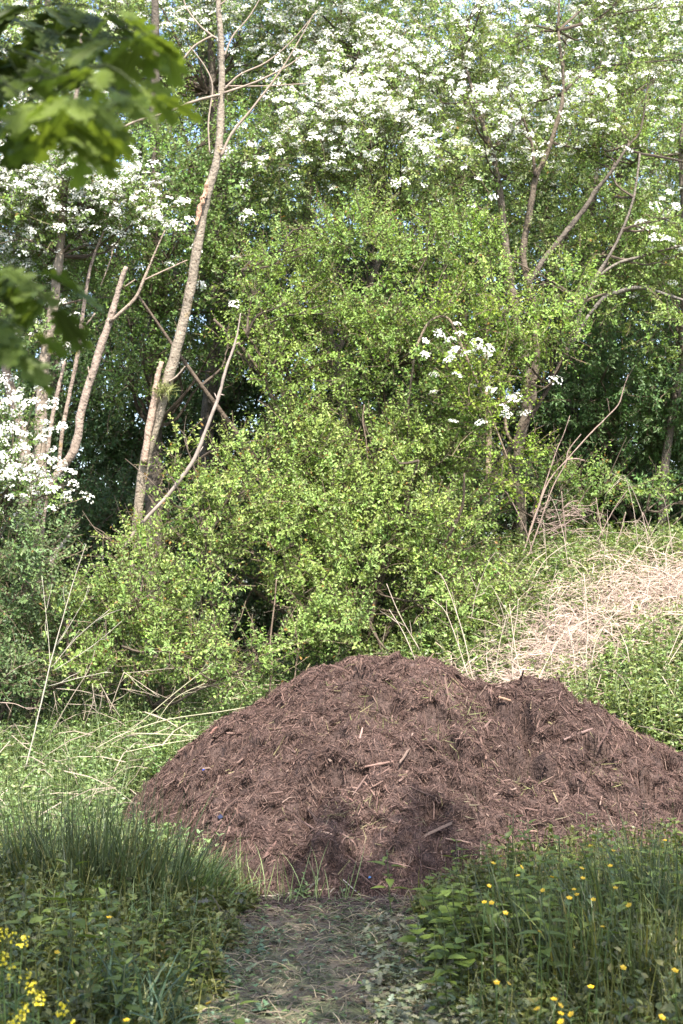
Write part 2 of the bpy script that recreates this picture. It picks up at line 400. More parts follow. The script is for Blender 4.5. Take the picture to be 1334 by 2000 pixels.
def foliage(blobs, gl, gt, gb, L=.045, Wd=.026, per=6900, col=(.115, .185, .04), k=13, gap=.42, droop=.15, red=.04, tpl=LEAF2, seed=0, young=.5, inner=.0, fc=.0):
    for bi, b in enumerate(blobs):
        c, r = b['c'], b['r']
        n = int(per * math.pi * r[0] * r[2] * b['d'] / k)
        if n < 2: continue
        D = norm(rng.normal(0, 1, (n * 3, 3)))
        D = D[(D[:, 1] < .35) | (rnd(len(D)) < .45)]
        rad = rng.uniform(.0 + inner, 1, len(D)) ** .42 * (.80 + .5 * vnoise(D * 1.6 + c, 1.5, seed + 5))
        p = c + D * r * rad[:, None]
        keep = (vnoise(p, 1.7, seed + 6) * .36 + vnoise(p, 3.4, seed + 1) * .42 + vnoise(p, 8, seed + 2) * .22) > gap + .045
        # lower ends near the ground stay above it
        keep &= p[:, 2] > ground_h(p[:, 0], p[:, 1]) + .05
        p, D = p[keep][:n], D[keep][:n]; n = len(p)
        if n < 2: continue
        ax = norm(D * .8 + np.array([0, -.15, .45]) + rng.normal(0, .5, (n, 3)))
        s = rng.uniform(.12, .34, n); Ns = norm(np.array([.05, -.35, .8]) + rng.normal(0, .42, (n, 3)))
        # hold the noise-driven light/dark (young / old) clump tint: real leaf-colour variation between shoots
        yt = np.clip(vnoise(p, 2.0, seed + 3) * 1.6 - .4, 0, 1) * young
        shoot = np.asarray(col) * np.array([1.14, 1.13, 1.40]) * (1 + .45 * yt[:, None] * np.array([1.0, .75, .3])) * rng.uniform(.68, 1.32, (n, 1)) * (1 + rng.normal(0, .05, (n, 3)))
        gt.scatter(TWIGT[0], p - ax * .06, ax, rng.normal(0, 1, (n, 3)), s + .08, .004, np.array([.11, .085, .055]))
        side0 = norm(np.cross(ax, rng.normal(0, 1, (n, 3))))
        side1 = np.cross(ax, side0)
        for j in range(k):
            t = (j + rnd(n)) / k; ang = j * 2.4 + rnd(n)
            sd = side0 * np.cos(ang)[:, None] + side1 * np.sin(ang)[:, None]
            P = p + ax * (s * t)[:, None]
            A = norm(ax * .45 + sd * .9 + rng.normal(0, .25, (n, 3)) - np.array([0, 0, droop]))
            N = norm(Ns + rng.normal(0, .26, (n, 3)))
            cc = shoot * rng.uniform(.75, 1.25, (n, 1)) * np.array([1, 1, 1.])
            rd = (rnd(n) < red) & (t > .7)
            cc[rd] = np.array((.26, .15, .04)) * rng.uniform(.7, 1.2, (rd.sum(), 1))
            sz = rng.uniform(.65, 1.2, n) * (1 - .35 * t)
            gl.scatter(tpl, P, A, N, L * sz, Wd * sz, cc)
        if b['fl'] > 0:
            pr = np.clip((vnoise(p, 1.7, seed + 7) * .65 + vnoise(p, 4.5, seed + 8) * .35 - (1 - b['fl'])) * 10 + .1, 0, .95)
            f = rnd(n) < pr
            q = (p + ax * s[:, None])[f]; m = len(q)
            if m:
                up = norm(np.array([0, -.45, .8]) + rng.normal(0, .3, (m, 3)))
                e0 = norm(np.cross(up, rng.normal(0, 1, (m, 3)))); e1 = np.cross(up, e0)
                R0 = rng.uniform(.035, .07, m)
                for j in range(30):
                    rr = np.sqrt(rnd(m)) * R0; an = rnd(m) * 6.283
                    off = e0 * (rr * np.cos(an))[:, None] + e1 * (rr * np.sin(an))[:, None] + up * (.02 * rnd(m) - rr * rr * 6)[:, None]
                    N = norm(up + off * 14 + rng.normal(0, .25, (m, 3)))
                    A = np.cross(N, rng.normal(0, 1, (m, 3)))
                    gb.scatter(PENT, q + off, A, N, .018, .018, np.array([.76, .76, .69]) * rng.uniform(.9, 1.03, (m, 1)))

def branch_net(g, base_pts, blobs, per=4, r0=.018, col=(.10, .08, .06), sides=5):
    base_pts = np.asarray(base_pts)
    for b in blobs:
        for _ in range(per):
            D = norm(rng.normal(0, 1, 3)); e = b['c'] + D * b['r'] * .85
            low = base_pts[base_pts[:, 2] < e[2] + .1]
            if len(low) == 0: low = base_pts
            s = low[np.argmin(np.linalg.norm(low - e, axis=1) + rnd(len(low)) * .5)]
            dd = np.linalg.norm(e - s); m1 = s + (e - s) * .35 + rng.normal(0, .07, 3) * dd; m2 = s + (e - s) * .7 + rng.normal(0, .06, 3) * dd + (0, 0, .05 * dd)
            g.tube([s, m1, m2, e], [r0, r0 * .7, r0 * .45, .003], sides, np.array(col) * rng.uniform(.8, 1.3), .2, 3)
            for _ in range(2):
                e2 = m2 + (e - s) / dd * rng.uniform(.15, .35) + rng.normal(0, .09, 3) + (0, 0, .04)
                g.tube([m2, (m2 + e2) / 2 + rng.normal(0, .015, 3), e2], [r0 * .4, r0 * .28, .002], 4, np.array(col) * rng.uniform(.8, 1.4), .1, 2)

def limb(g, pts, Y, col, sides=10, wob=.14, sub=5):
    """pts: (px, py, width_px[, depth])"""
    P = [at(p[0], p[1], p[3] if len(p) > 3 else Y) for p in pts]
    rad = [p[2] * (p[3] if len(p) > 3 else Y) / F / 2 for p in pts]
    g.tube(P, rad, sides, col, wob, sub)
    return np.array(P)

def ground_stems(cpx, Y, n, spread, top, r=.02):
    """short stems rising from the ground at one place; returns polylines"""
    c = at(cpx, 1100, Y); out = []
    for _ in range(n):
        x = c[0] + rng.normal(0, .08); y = Y + rng.normal(0, .08); z = float(ground_h(x, y)) - .05
        e = np.array([c[0] + rng.normal(0, spread), Y + rng.normal(0, spread * .6), z + top * rng.uniform(.7, 1)])
        s = np.array([x, y, z]); out.append((np.array([s, s + (e - s) * .4 + rng.normal(0, .05, 3), s + (e - s) * .75 + rng.normal(0, .07, 3), e]), r))
    return out

def make_tree(name, label, cat, blobs, base, stems=None, group=None, bark_col=(.13, .10, .075), per_branch=3, r0=.016, trunk_geo=None, trunk_pts=None, trunk_mat=None, tname='trunk', extra=None, **kw):
    root = empty(name, base, label, cat, group)
    gl, gt, gb = Geo(), Geo(), Geo()
    pts = [] if trunk_pts is None else list(trunk_pts)
    gk = trunk_geo or Geo()
    if stems:
        for s, r in stems:
            gk.tube(s, [r, r * .8, r * .55, r * .3], 7, np.array(bark_col) * rng.uniform(.45, .75), .15, 4)
            pts += list(s[1:])
    foliage(blobs, gl, gt, gb, **kw)
    branch_net(gt, pts, blobs, per_branch, r0 * .85, np.array(bark_col) * .55)
    child(gk.build(tname, trunk_mat or M_BARK, smooth_=True), root)
    child(gt.build('branches', M_TWIG), root)
    child(gl.build('crown', M_LEAF), root)
    if gb.n: child(gb.build('blossom', M_BLOSSOM), root)
    return root
def gp(px, Y):
    c = at(px, 1100, Y); return (c[0], Y, float(ground_h(c[0], Y)))

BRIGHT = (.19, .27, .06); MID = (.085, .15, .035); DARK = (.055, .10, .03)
# front shrubs
B = [blob(700, 1130, 11.7, 130, 120, .6), blob(600, 1060, 11.8, 110, 110, .6), blob(760, 1000, 11.9, 110, 100, .6), blob(860, 1070, 11.7, 95, 100, .5),
     blob(640, 960, 12.0, 100, 70, .5), blob(610, 1200, 11.4, 70, 90, .5), blob(690, 1260, 11.2, 110, 70, .4), blob(830, 1190, 11.4, 100, 80, .45),
     blob(920, 1130, 11.6, 60, 70, .4), blob(790, 900, 12.1, 100, 80, .5), blob(900, 980, 12.0, 60, 60, .4), blob(590, 880, 12.1, 90, 70, .5), blob(700, 860, 12.2, 90, 70, .5), blob(850, 870, 12.0, 70, 80, .4), blob(480, 900, 12.0, 50, 50, .4, 0, .7)]
def shrub(name, label, cat, B, base, stems, **kw):
    return make_tree(name, label, cat, B, base, stems, **kw)
shrub('blackthorn_shrub', 'broad bright green leafy shrub directly behind the peak of the mulch heap', 'shrub', B, gp(720, 11.8),
      ground_stems(700, 11.8, 9, .7, 1.9, .022), seed=10, col=BRIGHT, gap=.43)
B = [blob(300, 1150, 11.2, 85, 75, .5), blob(205, 1190, 11.1, 80, 80, .5), blob(385, 1180, 11.2, 60, 80, .5), blob(260, 1260, 10.9, 90, 60, .4), blob(380, 1280, 10.8, 75, 50, .35), blob(500, 1300, 10.7, 60, 45, .3), blob(450, 1330, 10.5, 60, 30, .25),
     blob(130, 1230, 11.0, 60, 70, .4), blob(150, 1300, 10.8, 70, 40, .3)]
shrub('blackthorn_shrub', 'rounded light green shrub at left, behind the bare white sapling', 'shrub', B, gp(290, 11.2),
      ground_stems(290, 11.2, 7, .5, 1.0, .016), seed=30, col=BRIGHT, gap=.42, red=.06)
B = [blob(450, 1000, 11.6, 80, 70, .5), blob(360, 970, 11.7, 60, 50, .4), blob(520, 960, 11.8, 60, 60, .4), blob(300, 1050, 11.5, 60, 45, .4), blob(410, 1070, 11.5, 45, 40, .4), blob(230, 1040, 11.7, 40, 40, .3, 0, .6),
     blob(345, 880, 11.7, 35, 40, .3, 0, .5)]
shrub('blackthorn_shrub', 'shrub with reddish shoot tips around the foot of the tall bare trunk', 'shrub', B, gp(400, 11.7),
      ground_stems(400, 11.7, 7, .5, 1.6, .016), seed=50, col=BRIGHT, gap=.45, red=.12)
B = [blob(40, 1060, 10.9, 90, 60, .5), blob(30, 1160, 10.8, 90, 80, .5), blob(70, 1270, 10.7, 70, 70, .4), blob(-60, 1200, 10.9, 100, 160, .6), blob(20, 1330, 10.5, 90, 40, .3)]
shrub('privet_shrub', 'greyish green shrub darkened by shade at the left edge below the broken grey stump', 'shrub', B, gp(20, 10.9),
      ground_stems(20, 10.9, 6, .5, 1.3, .016), seed=70, col=(.11, .17, .055), gap=.40, red=.01, young=.3)  # shade of this corner is put into the darker, greyer leaf colour
# middle plum tree
B = [blob(560, 560, 12.6, 85, 80, .6), blob(690, 500, 12.7, 100, 80, .6), blob(640, 640, 12.4, 100, 80, .6), blob(790, 580, 12.4, 100, 90, .6), blob(890, 500, 12.6, 90, 80, .6),
     blob(770, 700, 12.2, 100, 80, .6), blob(900, 680, 12.2, 85, 80, .5), blob(960, 590, 12.3, 80, 70, .5), blob(560, 740, 12.2, 65, 65, .5, 0, .8), blob(650, 780, 12.4, 70, 50, .4, 0, .7), blob(850, 800, 12.1, 80, 70, .5),
     blob(1060, 640, 12.1, 75, 50, .4), blob(990, 690, 12.1, 70, 45, .4, 0, .8), blob(560, 850, 12.3, 60, 50, .4, 0, .7), blob(480, 660, 12.3, 40, 60, .4, .35, .8), blob(1100, 560, 12.5, 60, 50, .5, 0, .7)]
shrub('plum_tree', 'lush mid-height tree of fresh green leaves standing above the central shrub', 'tree', B, gp(760, 12.7),
      ground_stems(760, 12.7, 7, 1.0, 3.4, .035), seed=90, col=(.17, .255, .05), gap=.42, per_branch=4)
# bare tall tree at left centre
TAN = (.21, .175, .135)
root = empty('bare_tree', gp(262, 12.0), 'tall slender nearly leafless tree leaning right, with orange lichen on pale bark', 'tree')
g = Geo()
limb(g, [(258, 1160, 20), (266, 1050, 19), (272, 980, 19), (284, 900, 21), (303, 830, 22), (324, 755, 22), (345, 680, 21), (365, 600, 19), (383, 500, 19), (400, 400, 18), (425, 305, 16), (432, 200, 14), (433, 100, 12), (426, 0, 10), (424, -140, 6)], 11.95, TAN, 14, .10)
child(g.build('trunk', M_BARKL, smooth_=True), root)
g = Geo(); limb(g, [(281, 905, 14), (290, 840, 15), (301, 780, 13), (308, 735, 11), (316, 706, 9)], 11.88, (.3, .22, .17), 9, .2)
child(g.build('broken_stub', M_BARK, smooth_=True), root)
g = Geo(); limb(g, [(383, 440, 5), (394, 395, 12), (401, 370, 10), (406, 350, 3)], 11.87, (.36, .22, .15), 6, .5)
child(g.build('torn_bark', M_BARK), root)
brs = [[(432, 305, 6), (452, 262, 6), (490, 215, 5.5), (540, 150, 4), (575, 95, 3), (606, 40, 2)], [(437, 182, 5), (500, 160, 4), (560, 130, 3), (600, 100, 2)],
       [(438, 175, 5), (470, 145, 4), (520, 122, 3.5), (570, 80, 2.5), (620, 20, 2)], [(424, 76, 4), (390, 50, 4), (362, 10, 3), (350, -40, 2)], [(438, 110, 4), (455, 70, 4), (485, 35, 3), (512, -10, 2.5)],
       [(430, 185, 6), (380, 198, 6), (320, 222, 5), (262, 238, 4.5), (222, 262, 4)], [(430, 10, 4), (445, -5, 3), (460, -40, 2)], [(428, 292, 3), (446, 290, 3.5)],
       [(410, 300, 3), (407, 240, 3.5), (415, 170, 3), (400, 130, 2.5), (370, 90, 2)], [(440, 168, 3), (520, 168, 2.5), (600, 163, 2)], [(415, 70, 5), (380, 90, 4), (340, 130, 3.5), (300, 110, 3), (260, 95, 2)],
       [(330, 745, 4), (345, 735, 3.5), (362, 715, 2)]]
for b_ in brs:
    g = Geo(); limb(g, b_, 11.9, (.24, .19, .15), 6, .15); child(g.build('branch', M_TWIG, smooth_=True), root)
g = Geo(); n = 160
c = at(320, 762, 11.86)
P = c + rng.normal(0, 1, (n, 3)) * np.array([.035, .03, .02]); A = norm(rng.normal(0, 1, (n, 3)) + np.array([.0, -.3, .0]))
g.scatter(BLADES[2], P, A, rng.normal(0, 1, (n, 3)), rng.uniform(.06, .14, n), .006, np.array([.2, .22, .07]) * rng.uniform(.6, 1.2, (n, 1)))
child(g.build('twig_tuft', M_GRASS), root)

# leaning dead pole
g = Geo(); limb(g, [(240, 1075, 7), (270, 1030, 8), (330, 965, 7.5), (380, 895, 8), (402, 840, 7), (425, 780, 7), (442, 720, 5.5), (456, 680, 5), (464, 650, 3.5), (470, 612, 2)], 11.3, (.24, .195, .165), 8, .2)
for b_ in [[(425, 782, 3), (419, 768, 1.5)], [(430, 770, 3), (438, 772, 1.5)], [(385, 890, 3), (397, 872, 1.5)], [(456, 675, 3), (468, 668, 1.5)]]: limb(g, b_, 11.3, (.24, .195, .165), 5, .1, 2)
tag(g.build('dead_branch', M_TWIG, smooth_=True), 'thin barkless dead branch leaning right, propped between the shrubs', 'branch')

# left multi-stemmed hawthorn
g = Geo()
tp = limb(g, [(70, 1180, 22), (74, 1060, 22), (80, 960, 23), (79, 860, 24), (80, 800, 23), (85, 720, 21), (96, 650, 22), (104, 600, 20), (116, 500, 17), (124, 400, 15), (128, 300, 13), (150, 180, 9), (160, 60, 5)], 11.85, (.22, .18, .14), 14, .1)
tp2 = limb(g, [(62, 480, 8), (68, 380, 12), (66, 300, 10), (80, 200, 7)], 12.3, (.24, .2, .16), 8, .1)
B = [blob(60, 340, 12.1, 120, 60, .6, 0.70), blob(170, 380, 12.0, 110, 50, .6, 0.72), blob(240, 400, 12.0, 60, 35, .4, .62), blob(40, 440, 12.0, 100, 60, .6, .58), blob(140, 460, 12.1, 90, 45, .5, .52),
     blob(20, 280, 12.3, 90, 50, .6, .6), blob(-60, 380, 12.2, 120, 150, .7, .55), blob(30, 560, 12.2, 80, 60, .5, .5), blob(50, 640, 12.0, 70, 50, .4, .5), blob(120, 660, 12.1, 40, 40, .4, .45, .6),
     blob(220, 430, 12.3, 90, 50, .5, .45, .7), blob(300, 440, 12.2, 45, 30, .3, .5, .6), blob(110, 240, 12.5, 110, 60, .5, .5, .8), blob(180, 560, 12.5, 70, 60, .5, .3, .8)]
root = make_tree('hawthorn_tree', 'multi-stemmed hawthorn in white blossom at the left edge, with thick pale stems', 'tree', B, gp(75, 11.85),
                 trunk_geo=g, trunk_pts=list(tp[5:]) + list(tp2), trunk_mat=M_BARKL, seed=110, col=(.14, .21, .05), gap=.40, L=.042, Wd=.028)
for i, (pl, yy) in enumerate([([(78, 1090, 13), (86, 985, 13), (112, 925, 16), (145, 880, 17), (160, 800, 16), (183, 722, 16), (206, 650, 14), (218, 615, 14), (232, 565, 11), (246, 522, 9)], 11.75),
               ([(112, 935, 8), (122, 840, 8), (138, 760, 8), (152, 690, 8), (165, 590, 7), (180, 510, 6), (210, 435, 3)], 11.9),
               ([(92, 890, 7), (100, 830, 8), (114, 760, 8), (126, 706, 6)], 11.8),
               ([(45, 1000, 22), (48, 880, 22), (30, 800, 22), (12, 720, 18), (0, 640, 16), (-10, 500, 12)], 12.1)]):
    g = Geo(); limb(g, pl, yy, (.23, .18, .145), 10, .16)
    if i == 0:
        limb(g, [(215, 628, 7), (262, 585, 7), (280, 548, 6), (300, 500, 4), (322, 450, 2.5)], 11.72, (.23, .18, .14), 7, .12)
        limb(g, [(280, 548, 4), (318, 530, 3.5), (366, 508, 2.5)], 11.72, (.23, .18, .14), 6, .12)
        limb(g, [(244, 560, 3), (264, 546, 2)], 11.72, (.23, .18, .14), 5, .1)
        limb(g, [(176, 740, 5), (172, 716, 2.5)], 11.72, (.23, .18, .14), 5, .1)
    if i == 1:
        limb(g, [(160, 645, 4), (186, 612, 3)], 11.88, (.23, .18, .14), 6, .1); limb(g, [(196, 560, 2), (215, 510, 3), (222, 480, 2)], 11.88, (.23, .18, .14), 6, .1)
    child(g.build('stem', M_BARKL, smooth_=True), root)
# blossom spray low at left edge
B = [blob(15, 860, 11.2, 50, 75, .3, .62), blob(60, 960, 11.0, 36, 26, .2, .62), blob(-20, 950, 11.1, 60, 70, .3, .55), blob(90, 975, 11.0, 22, 20, .15, .8)]
shrub('hawthorn_shrub', 'low spray of white hawthorn blossom at the left edge before the thick pale stems', 'shrub', B, gp(-10, 11.15),
      ground_stems(-10, 11.15, 4, .2, 1.9, .018), seed=130, col=(.14, .21, .05), gap=.38, L=.040)
# broken grey stump
g = Geo(); limb(g, [(85, 1180, 14), (96, 1125, 12), (106, 1085, 12), (122, 1062, 9), (137, 1044, 3)], 10.95, (.3, .27, .24), 8, .3)
tag(g.build('broken_stump', M_BARK, smooth_=True), 'short snapped grey stump poking up among the left shrubs', 'stump')

# upper flowering hawthorns
g = Geo()
tpA = limb(g, [(700, 1080, 30), (690, 900, 28), (650, 700, 26), (620, 560, 22), (600, 400, 18), (640, 250, 14), (700, 100, 10)], 14.0, (.12, .10, .08), 9, .15)
tpA2 = limb(g, [(650, 700, 16), (720, 560, 14), (760, 420, 12), (690, 300, 9), (740, 150, 7)], 13.8, (.12, .10, .08), 8, .15)
B = [blob(620, 230, 13.4, 90, 60, .6, 0.74), blob(700, 280, 13.2, 90, 70, .6, 0.74), blob(740, 360, 13.1, 60, 45, .4, .66), blob(770, 200, 13.5, 90, 70, .6, 0.70), blob(660, 120, 13.8, 110, 70, .6, .6), blob(560, 60, 14.0, 100, 70, .6, .6),
     blob(700, 30, 13.9, 120, 70, .7, .62), blob(680, 400, 13.3, 110, 70, .6, .4, .9), blob(560, 330, 13.6, 100, 90, .6, .42, .8), blob(800, 400, 13.4, 80, 80, .5, .35, .9), blob(620, -60, 14, 200, 80, .8, .6), blob(560, 460, 13.4, 80, 60, .5, .4, .8), blob(820, 100, 13.8, 70, 70, .6, .62, .8), blob(620, 290, 13.1, 60, 60, .4, .64), blob(760, 300, 13.0, 60, 70, .4, .64)]
make_tree('hawthorn_tree', 'hawthorn with cascading white blossom above the middle of the hedge', 'tree', B, gp(700, 14.0), trunk_geo=g, trunk_pts=list(tpA[2:]) + list(tpA2),
          seed=150, col=(.18, .25, .07), gap=.42, L=.044, Wd=.029, per=4600)
g = Geo()
tpB = limb(g, [(1020, 1075, 22), (1018, 1000, 20), (1010, 900, 19), (1022, 830, 21), (1036, 765, 27), (1028, 700, 26), (1012, 640, 20), (998, 560, 17), (985, 450, 14), (972, 350, 13), (958, 290, 11), (930, 200, 8), (900, 100, 5)], 13.2, (.12, .098, .075), 12, .18)
tpB2 = limb(g, [(1036, 760, 18), (1048, 700, 16), (1042, 600, 15), (1022, 500, 13), (1032, 430, 14), (1046, 350, 12), (1062, 315, 11), (1076, 278, 9), (1100, 180, 7), (1090, 60, 5)], 13.15, (.11, .088, .065), 10, .18)
tpB3 = limb(g, [(1046, 345, 8), (1042, 310, 7), (1037, 275, 5), (1010, 200, 4)], 13.1, (.085, .065, .05), 7, .15)
tpB4 = limb(g, [(1030, 560, 10), (1060, 510, 11), (1100, 460, 11), (1140, 410, 10), (1165, 370, 9), (1192, 338, 7), (1230, 280, 5)], 13.0, (.10, .083, .066), 8, .2)
limb(g, [(1010, 880, 6), (990, 845, 7), (985, 800, 5), (975, 740, 4)], 13.1, (.18, .14, .10), 7, .2)
B = [blob(930, 90, 13.4, 110, 60, .7, 0.74), blob(1040, 40, 13.5, 120, 60, .7, 0.74), blob(940, 250, 13.0, 90, 45, .6, 0.76), blob(890, 320, 12.9, 55, 30, .4, .66), blob(1060, 230, 13.2, 110, 50, .6, 0.72), blob(1180, 60, 13.8, 120, 80, .7, 0.68),
     blob(1160, 240, 13.2, 80, 40, .5, .60), blob(1230, 170, 13.7, 110, 60, .6, .58, .9), blob(1310, 60, 13.8, 100, 90, .6, 0.68), blob(870, 180, 13.5, 80, 60, .5, .6), blob(1000, 150, 13.6, 100, 60, .6, .56, .8), blob(1030, -70, 13.8, 250, 80, .8, .6),
     blob(1090, 330, 13.5, 80, 60, .5, .3, .6), blob(960, 380, 13.5, 80, 50, .5, .4, .55), blob(1010, 470, 13.5, 90, 50, .4, .1, .5), blob(900, 400, 13.4, 60, 60, .5, .3, .7)]
make_tree('hawthorn_tree', 'hawthorn in full white blossom at upper right, on the furrowed trunk', 'tree', B, gp(1020, 13.2), trunk_geo=g,
          trunk_pts=list(tpB[4:]) + list(tpB2[2:]) + list(tpB3) + list(tpB4), seed=170, col=(.19, .26, .07), gap=.42, L=.044, Wd=.029, per=4400)
# right edge tree with blossom patch
g = Geo()
tpC = limb(g, [(1290, 1050, 18), (1300, 900, 17), (1330, 700, 15), (1340, 500, 12), (1330, 300, 9), (1350, 150, 6)], 13.6, (.12, .1, .08), 8, .15)
tpC2 = limb(g, [(1125, 640, 5), (1140, 590, 7), (1165, 540, 8), (1190, 500, 6), (1215, 450, 5.5), (1238, 385, 5), (1250, 300, 4)], 12.9, (.13, .11, .09), 7, .15)
limb(g, [(1165, 542, 5), (1205, 515, 6), (1245, 503, 6), (1290, 490, 5), (1340, 478, 5)], 12.9, (.15, .13, .105), 7, .15)
limb(g, [(1150, 615, 6), (1180, 582, 9), (1210, 570, 10), (1250, 562, 8), (1300, 575, 6), (1345, 590, 5)], 13.0, (.13, .115, .10), 7, .2)
limb(g, [(1100, 700, 5), (1150, 615, 6)], 13.0, (.13, .115, .10), 7, .2)
B = [blob(1290, 420, 13.0, 70, 40, .4, .66), blob(1200, 430, 13.5, 90, 70, .5, .15, .7), blob(1290, 520, 13.3, 100, 70, .5, .1), blob(1180, 310, 13.6, 80, 60, .5, .45, .8), blob(1250, 500, 13.9, 120, 70, .5, 0, .9), blob(1290, 310, 13.6, 90, 70, .5, .5, .9),
     blob(1220, 600, 13.4, 100, 60, .5, .05, .9), blob(1310, 640, 13.0, 80, 80, .5), blob(1140, 500, 13.7, 80, 70, .5, .1, .6), blob(1380, 500, 13.3, 100, 250, .7, .3)]
make_tree('hawthorn_tree', 'light green tree at the right edge with one blossom patch and crooked grey boughs', 'tree', B, gp(1290, 13.6), trunk_geo=g, trunk_pts=list(tpC[1:]) + list(tpC2),
          seed=190, col=(.18, .26, .06), gap=.42, L=.046, per=4600)
# darker leafy tree right, behind the bramble canes
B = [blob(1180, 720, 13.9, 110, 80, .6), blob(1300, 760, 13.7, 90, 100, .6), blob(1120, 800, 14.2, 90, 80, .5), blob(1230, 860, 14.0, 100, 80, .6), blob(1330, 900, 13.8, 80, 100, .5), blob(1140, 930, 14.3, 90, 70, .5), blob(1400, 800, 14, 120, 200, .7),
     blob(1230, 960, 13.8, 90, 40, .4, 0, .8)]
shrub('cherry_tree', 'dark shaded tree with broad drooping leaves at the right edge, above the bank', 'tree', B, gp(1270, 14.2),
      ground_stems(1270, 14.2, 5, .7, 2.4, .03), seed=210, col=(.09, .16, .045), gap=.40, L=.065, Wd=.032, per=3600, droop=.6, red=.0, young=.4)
B = [blob(1130, 950, 12.9, 70, 35, .3, 0, .8), blob(1060, 940, 12.7, 50, 35, .3, 0, .8), blob(1250, 940, 13.0, 70, 28, .3, 0, .7), blob(1140, 1010, 12.8, 60, 30, .3, .3, .6), blob(1320, 960, 12.8, 50, 50, .3, 0, .6)]
shrub('elder_shrub', 'low sunlit leafy growth at the top of the bank, right of the furrowed trunk', 'shrub', B, gp(1150, 12.9),
      ground_stems(1150, 12.9, 6, .5, .9, .012), seed=230, col=(.13, .2, .04), gap=.42, L=.045, Wd=.028)
# arching hawthorn branch, lime green
g = Geo()
pts = limb(g, [(812, 680, 5), (838, 630, 5), (875, 622, 5), (908, 690, 5), (950, 790, 5), (985, 880, 4), (1010, 950, 2)], 11.7, (.18, .14, .10), 7, .15)
B = [blob(px, py, 11.65, r, r * .7, .18, f * .72, 1.1) for px, py, r, f in [(850, 610, 40, 0), (900, 660, 45, .55), (890, 720, 35, .68), (940, 730, 40, .3), (925, 790, 35, .6), (960, 790, 35, .2), (945, 830, 25, .6), (1000, 795, 30, .3), (985, 880, 35, 0), (1030, 890, 35, 0), (1010, 940, 40, 0), (1050, 940, 30, 0), (930, 640, 40, .3), (990, 600, 35, 0)]]
g2, gt, gb = Geo(), Geo(), Geo()
foliage(B, g2, gt, gb, L=.036, Wd=.028, per=5200, col=(.17, .25, .03), gap=.36, seed=250, k=9)
for p in [gp(800, 12.2)]:
    g.tube([np.array(p), np.array(p) + (0.05, -.1, 1.2), at(796, 820, 11.9), at(812, 680, 11.7)], [.02, .017, .013, .008], 7, (.15, .12, .09), .15, 4)
root = empty('hawthorn_shrub', gp(800, 12.2), 'arching lime green hawthorn branch with small blossom sprays, hanging beside the furrowed trunk', 'shrub')
child(g.build('trunk', M_BARK, smooth_=True), root); child(gt.build('branches', M_TWIG), root); child(g2.build('crown', M_LEAF), root); child(gb.build('blossom', M_BLOSSOM), root)

# second trunks on the bank
g = Geo(); limb(g, [(952, 1000, 13), (953, 930, 12), (955, 850, 12), (950, 780, 11), (948, 600, 9), (940, 500, 7)], 13.6, (.24, .19, .13), 9, .2)
tag(g.build('slender_tree', M_BARK, smooth_=True), 'slim sunlit trunk just left of the furrowed trunk on the bank', 'tree trunk')
g = Geo(); limb(g, [(925, 1000, 24), (920, 900, 24), (918, 800, 22), (905, 700, 20), (900, 550, 16)], 14.8, (.10, .08, .06), 9, .2)
tag(g.build('slender_tree', M_BARK, smooth_=True), 'dark shaded trunk behind the slim sunlit one', 'tree trunk')

# trees behind
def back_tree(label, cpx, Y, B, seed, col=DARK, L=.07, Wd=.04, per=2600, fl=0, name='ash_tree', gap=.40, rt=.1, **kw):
    g = Geo(); b = gp(cpx, Y); top = at(cpx + rng.normal(0, 30), -100, Y)
    s = np.array(b) - (0, 0, .1); P = [s, s + (top - s) * .3 + rng.normal(0, .1, 3), s + (top - s) * .6 + rng.normal(0, .15, 3), top]
    g.tube(P, [rt, rt * .8, rt * .6, rt * .3], 9, (.09, .075, .06), .15, 5)
    tp = [s + (top - s) * t for t in (.2, .35, .5, .65, .8, .95)]
    return make_tree(name, label, 'tree', B, b, trunk_geo=g, trunk_pts=tp, seed=seed, col=col, gap=gap, L=L, Wd=Wd, per=per, k=9, red=0, per_branch=4, r0=.025, group=None, **kw)
back_tree('green tree filling the gap between the tall bare trunk and the left hawthorn', 300, 13.6,
          [blob(300, 330, 13.4, 100, 80, .7), blob(420, 400, 13.5, 110, 90, .7), blob(350, 480, 13.3, 100, 80, .6), blob(480, 300, 13.7, 100, 80, .7), blob(300, 600, 13.4, 100, 70, .5, .1), blob(440, 560, 13.3, 90, 80, .6, .4), blob(240, 720, 13.2, 70, 60, .4), blob(200, 480, 13.6, 100, 70, .5), blob(430, 680, 13.6, 90, 60, .5, .3, .7), blob(330, 680, 13.5, 60, 40, .4, 0, .6)],
          300, (.125, .20, .045), .052, .032, 4400, name='cherry_tree')
back_tree('pale leaved tree behind the top of the tall bare trunk', 420, 14.6,
          [blob(300, 60, 14.5, 120, 90, .7, .45), blob(430, 120, 14.6, 130, 90, .7, .4), blob(540, 150, 14.6, 100, 80, .7, .45), blob(320, 200, 14.5, 120, 80, .7), blob(200, 120, 14.6, 130, 100, .7), blob(420, -50, 14.7, 200, 80, .8, .5), blob(90, 60, 14.8, 150, 120, .7, .3)],
          320, (.21, .28, .08), .050, .032, 3600, name='birch_tree')
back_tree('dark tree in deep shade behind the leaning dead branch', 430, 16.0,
          [blob(300, 780, 15.5, 160, 90, .8, 0, .8), blob(430, 860, 15.6, 150, 110, .8), blob(520, 750, 15.6, 120, 110, .8), blob(330, 960, 15.4, 150, 110, .8), blob(500, 980, 15.3, 120, 100, .8), blob(420, 640, 15.8, 160, 100, .8, 0, .8), blob(400, 480, 16, 200, 120, .8, 0, .7), blob(600, 620, 15.5, 150, 120, .8)], 340)
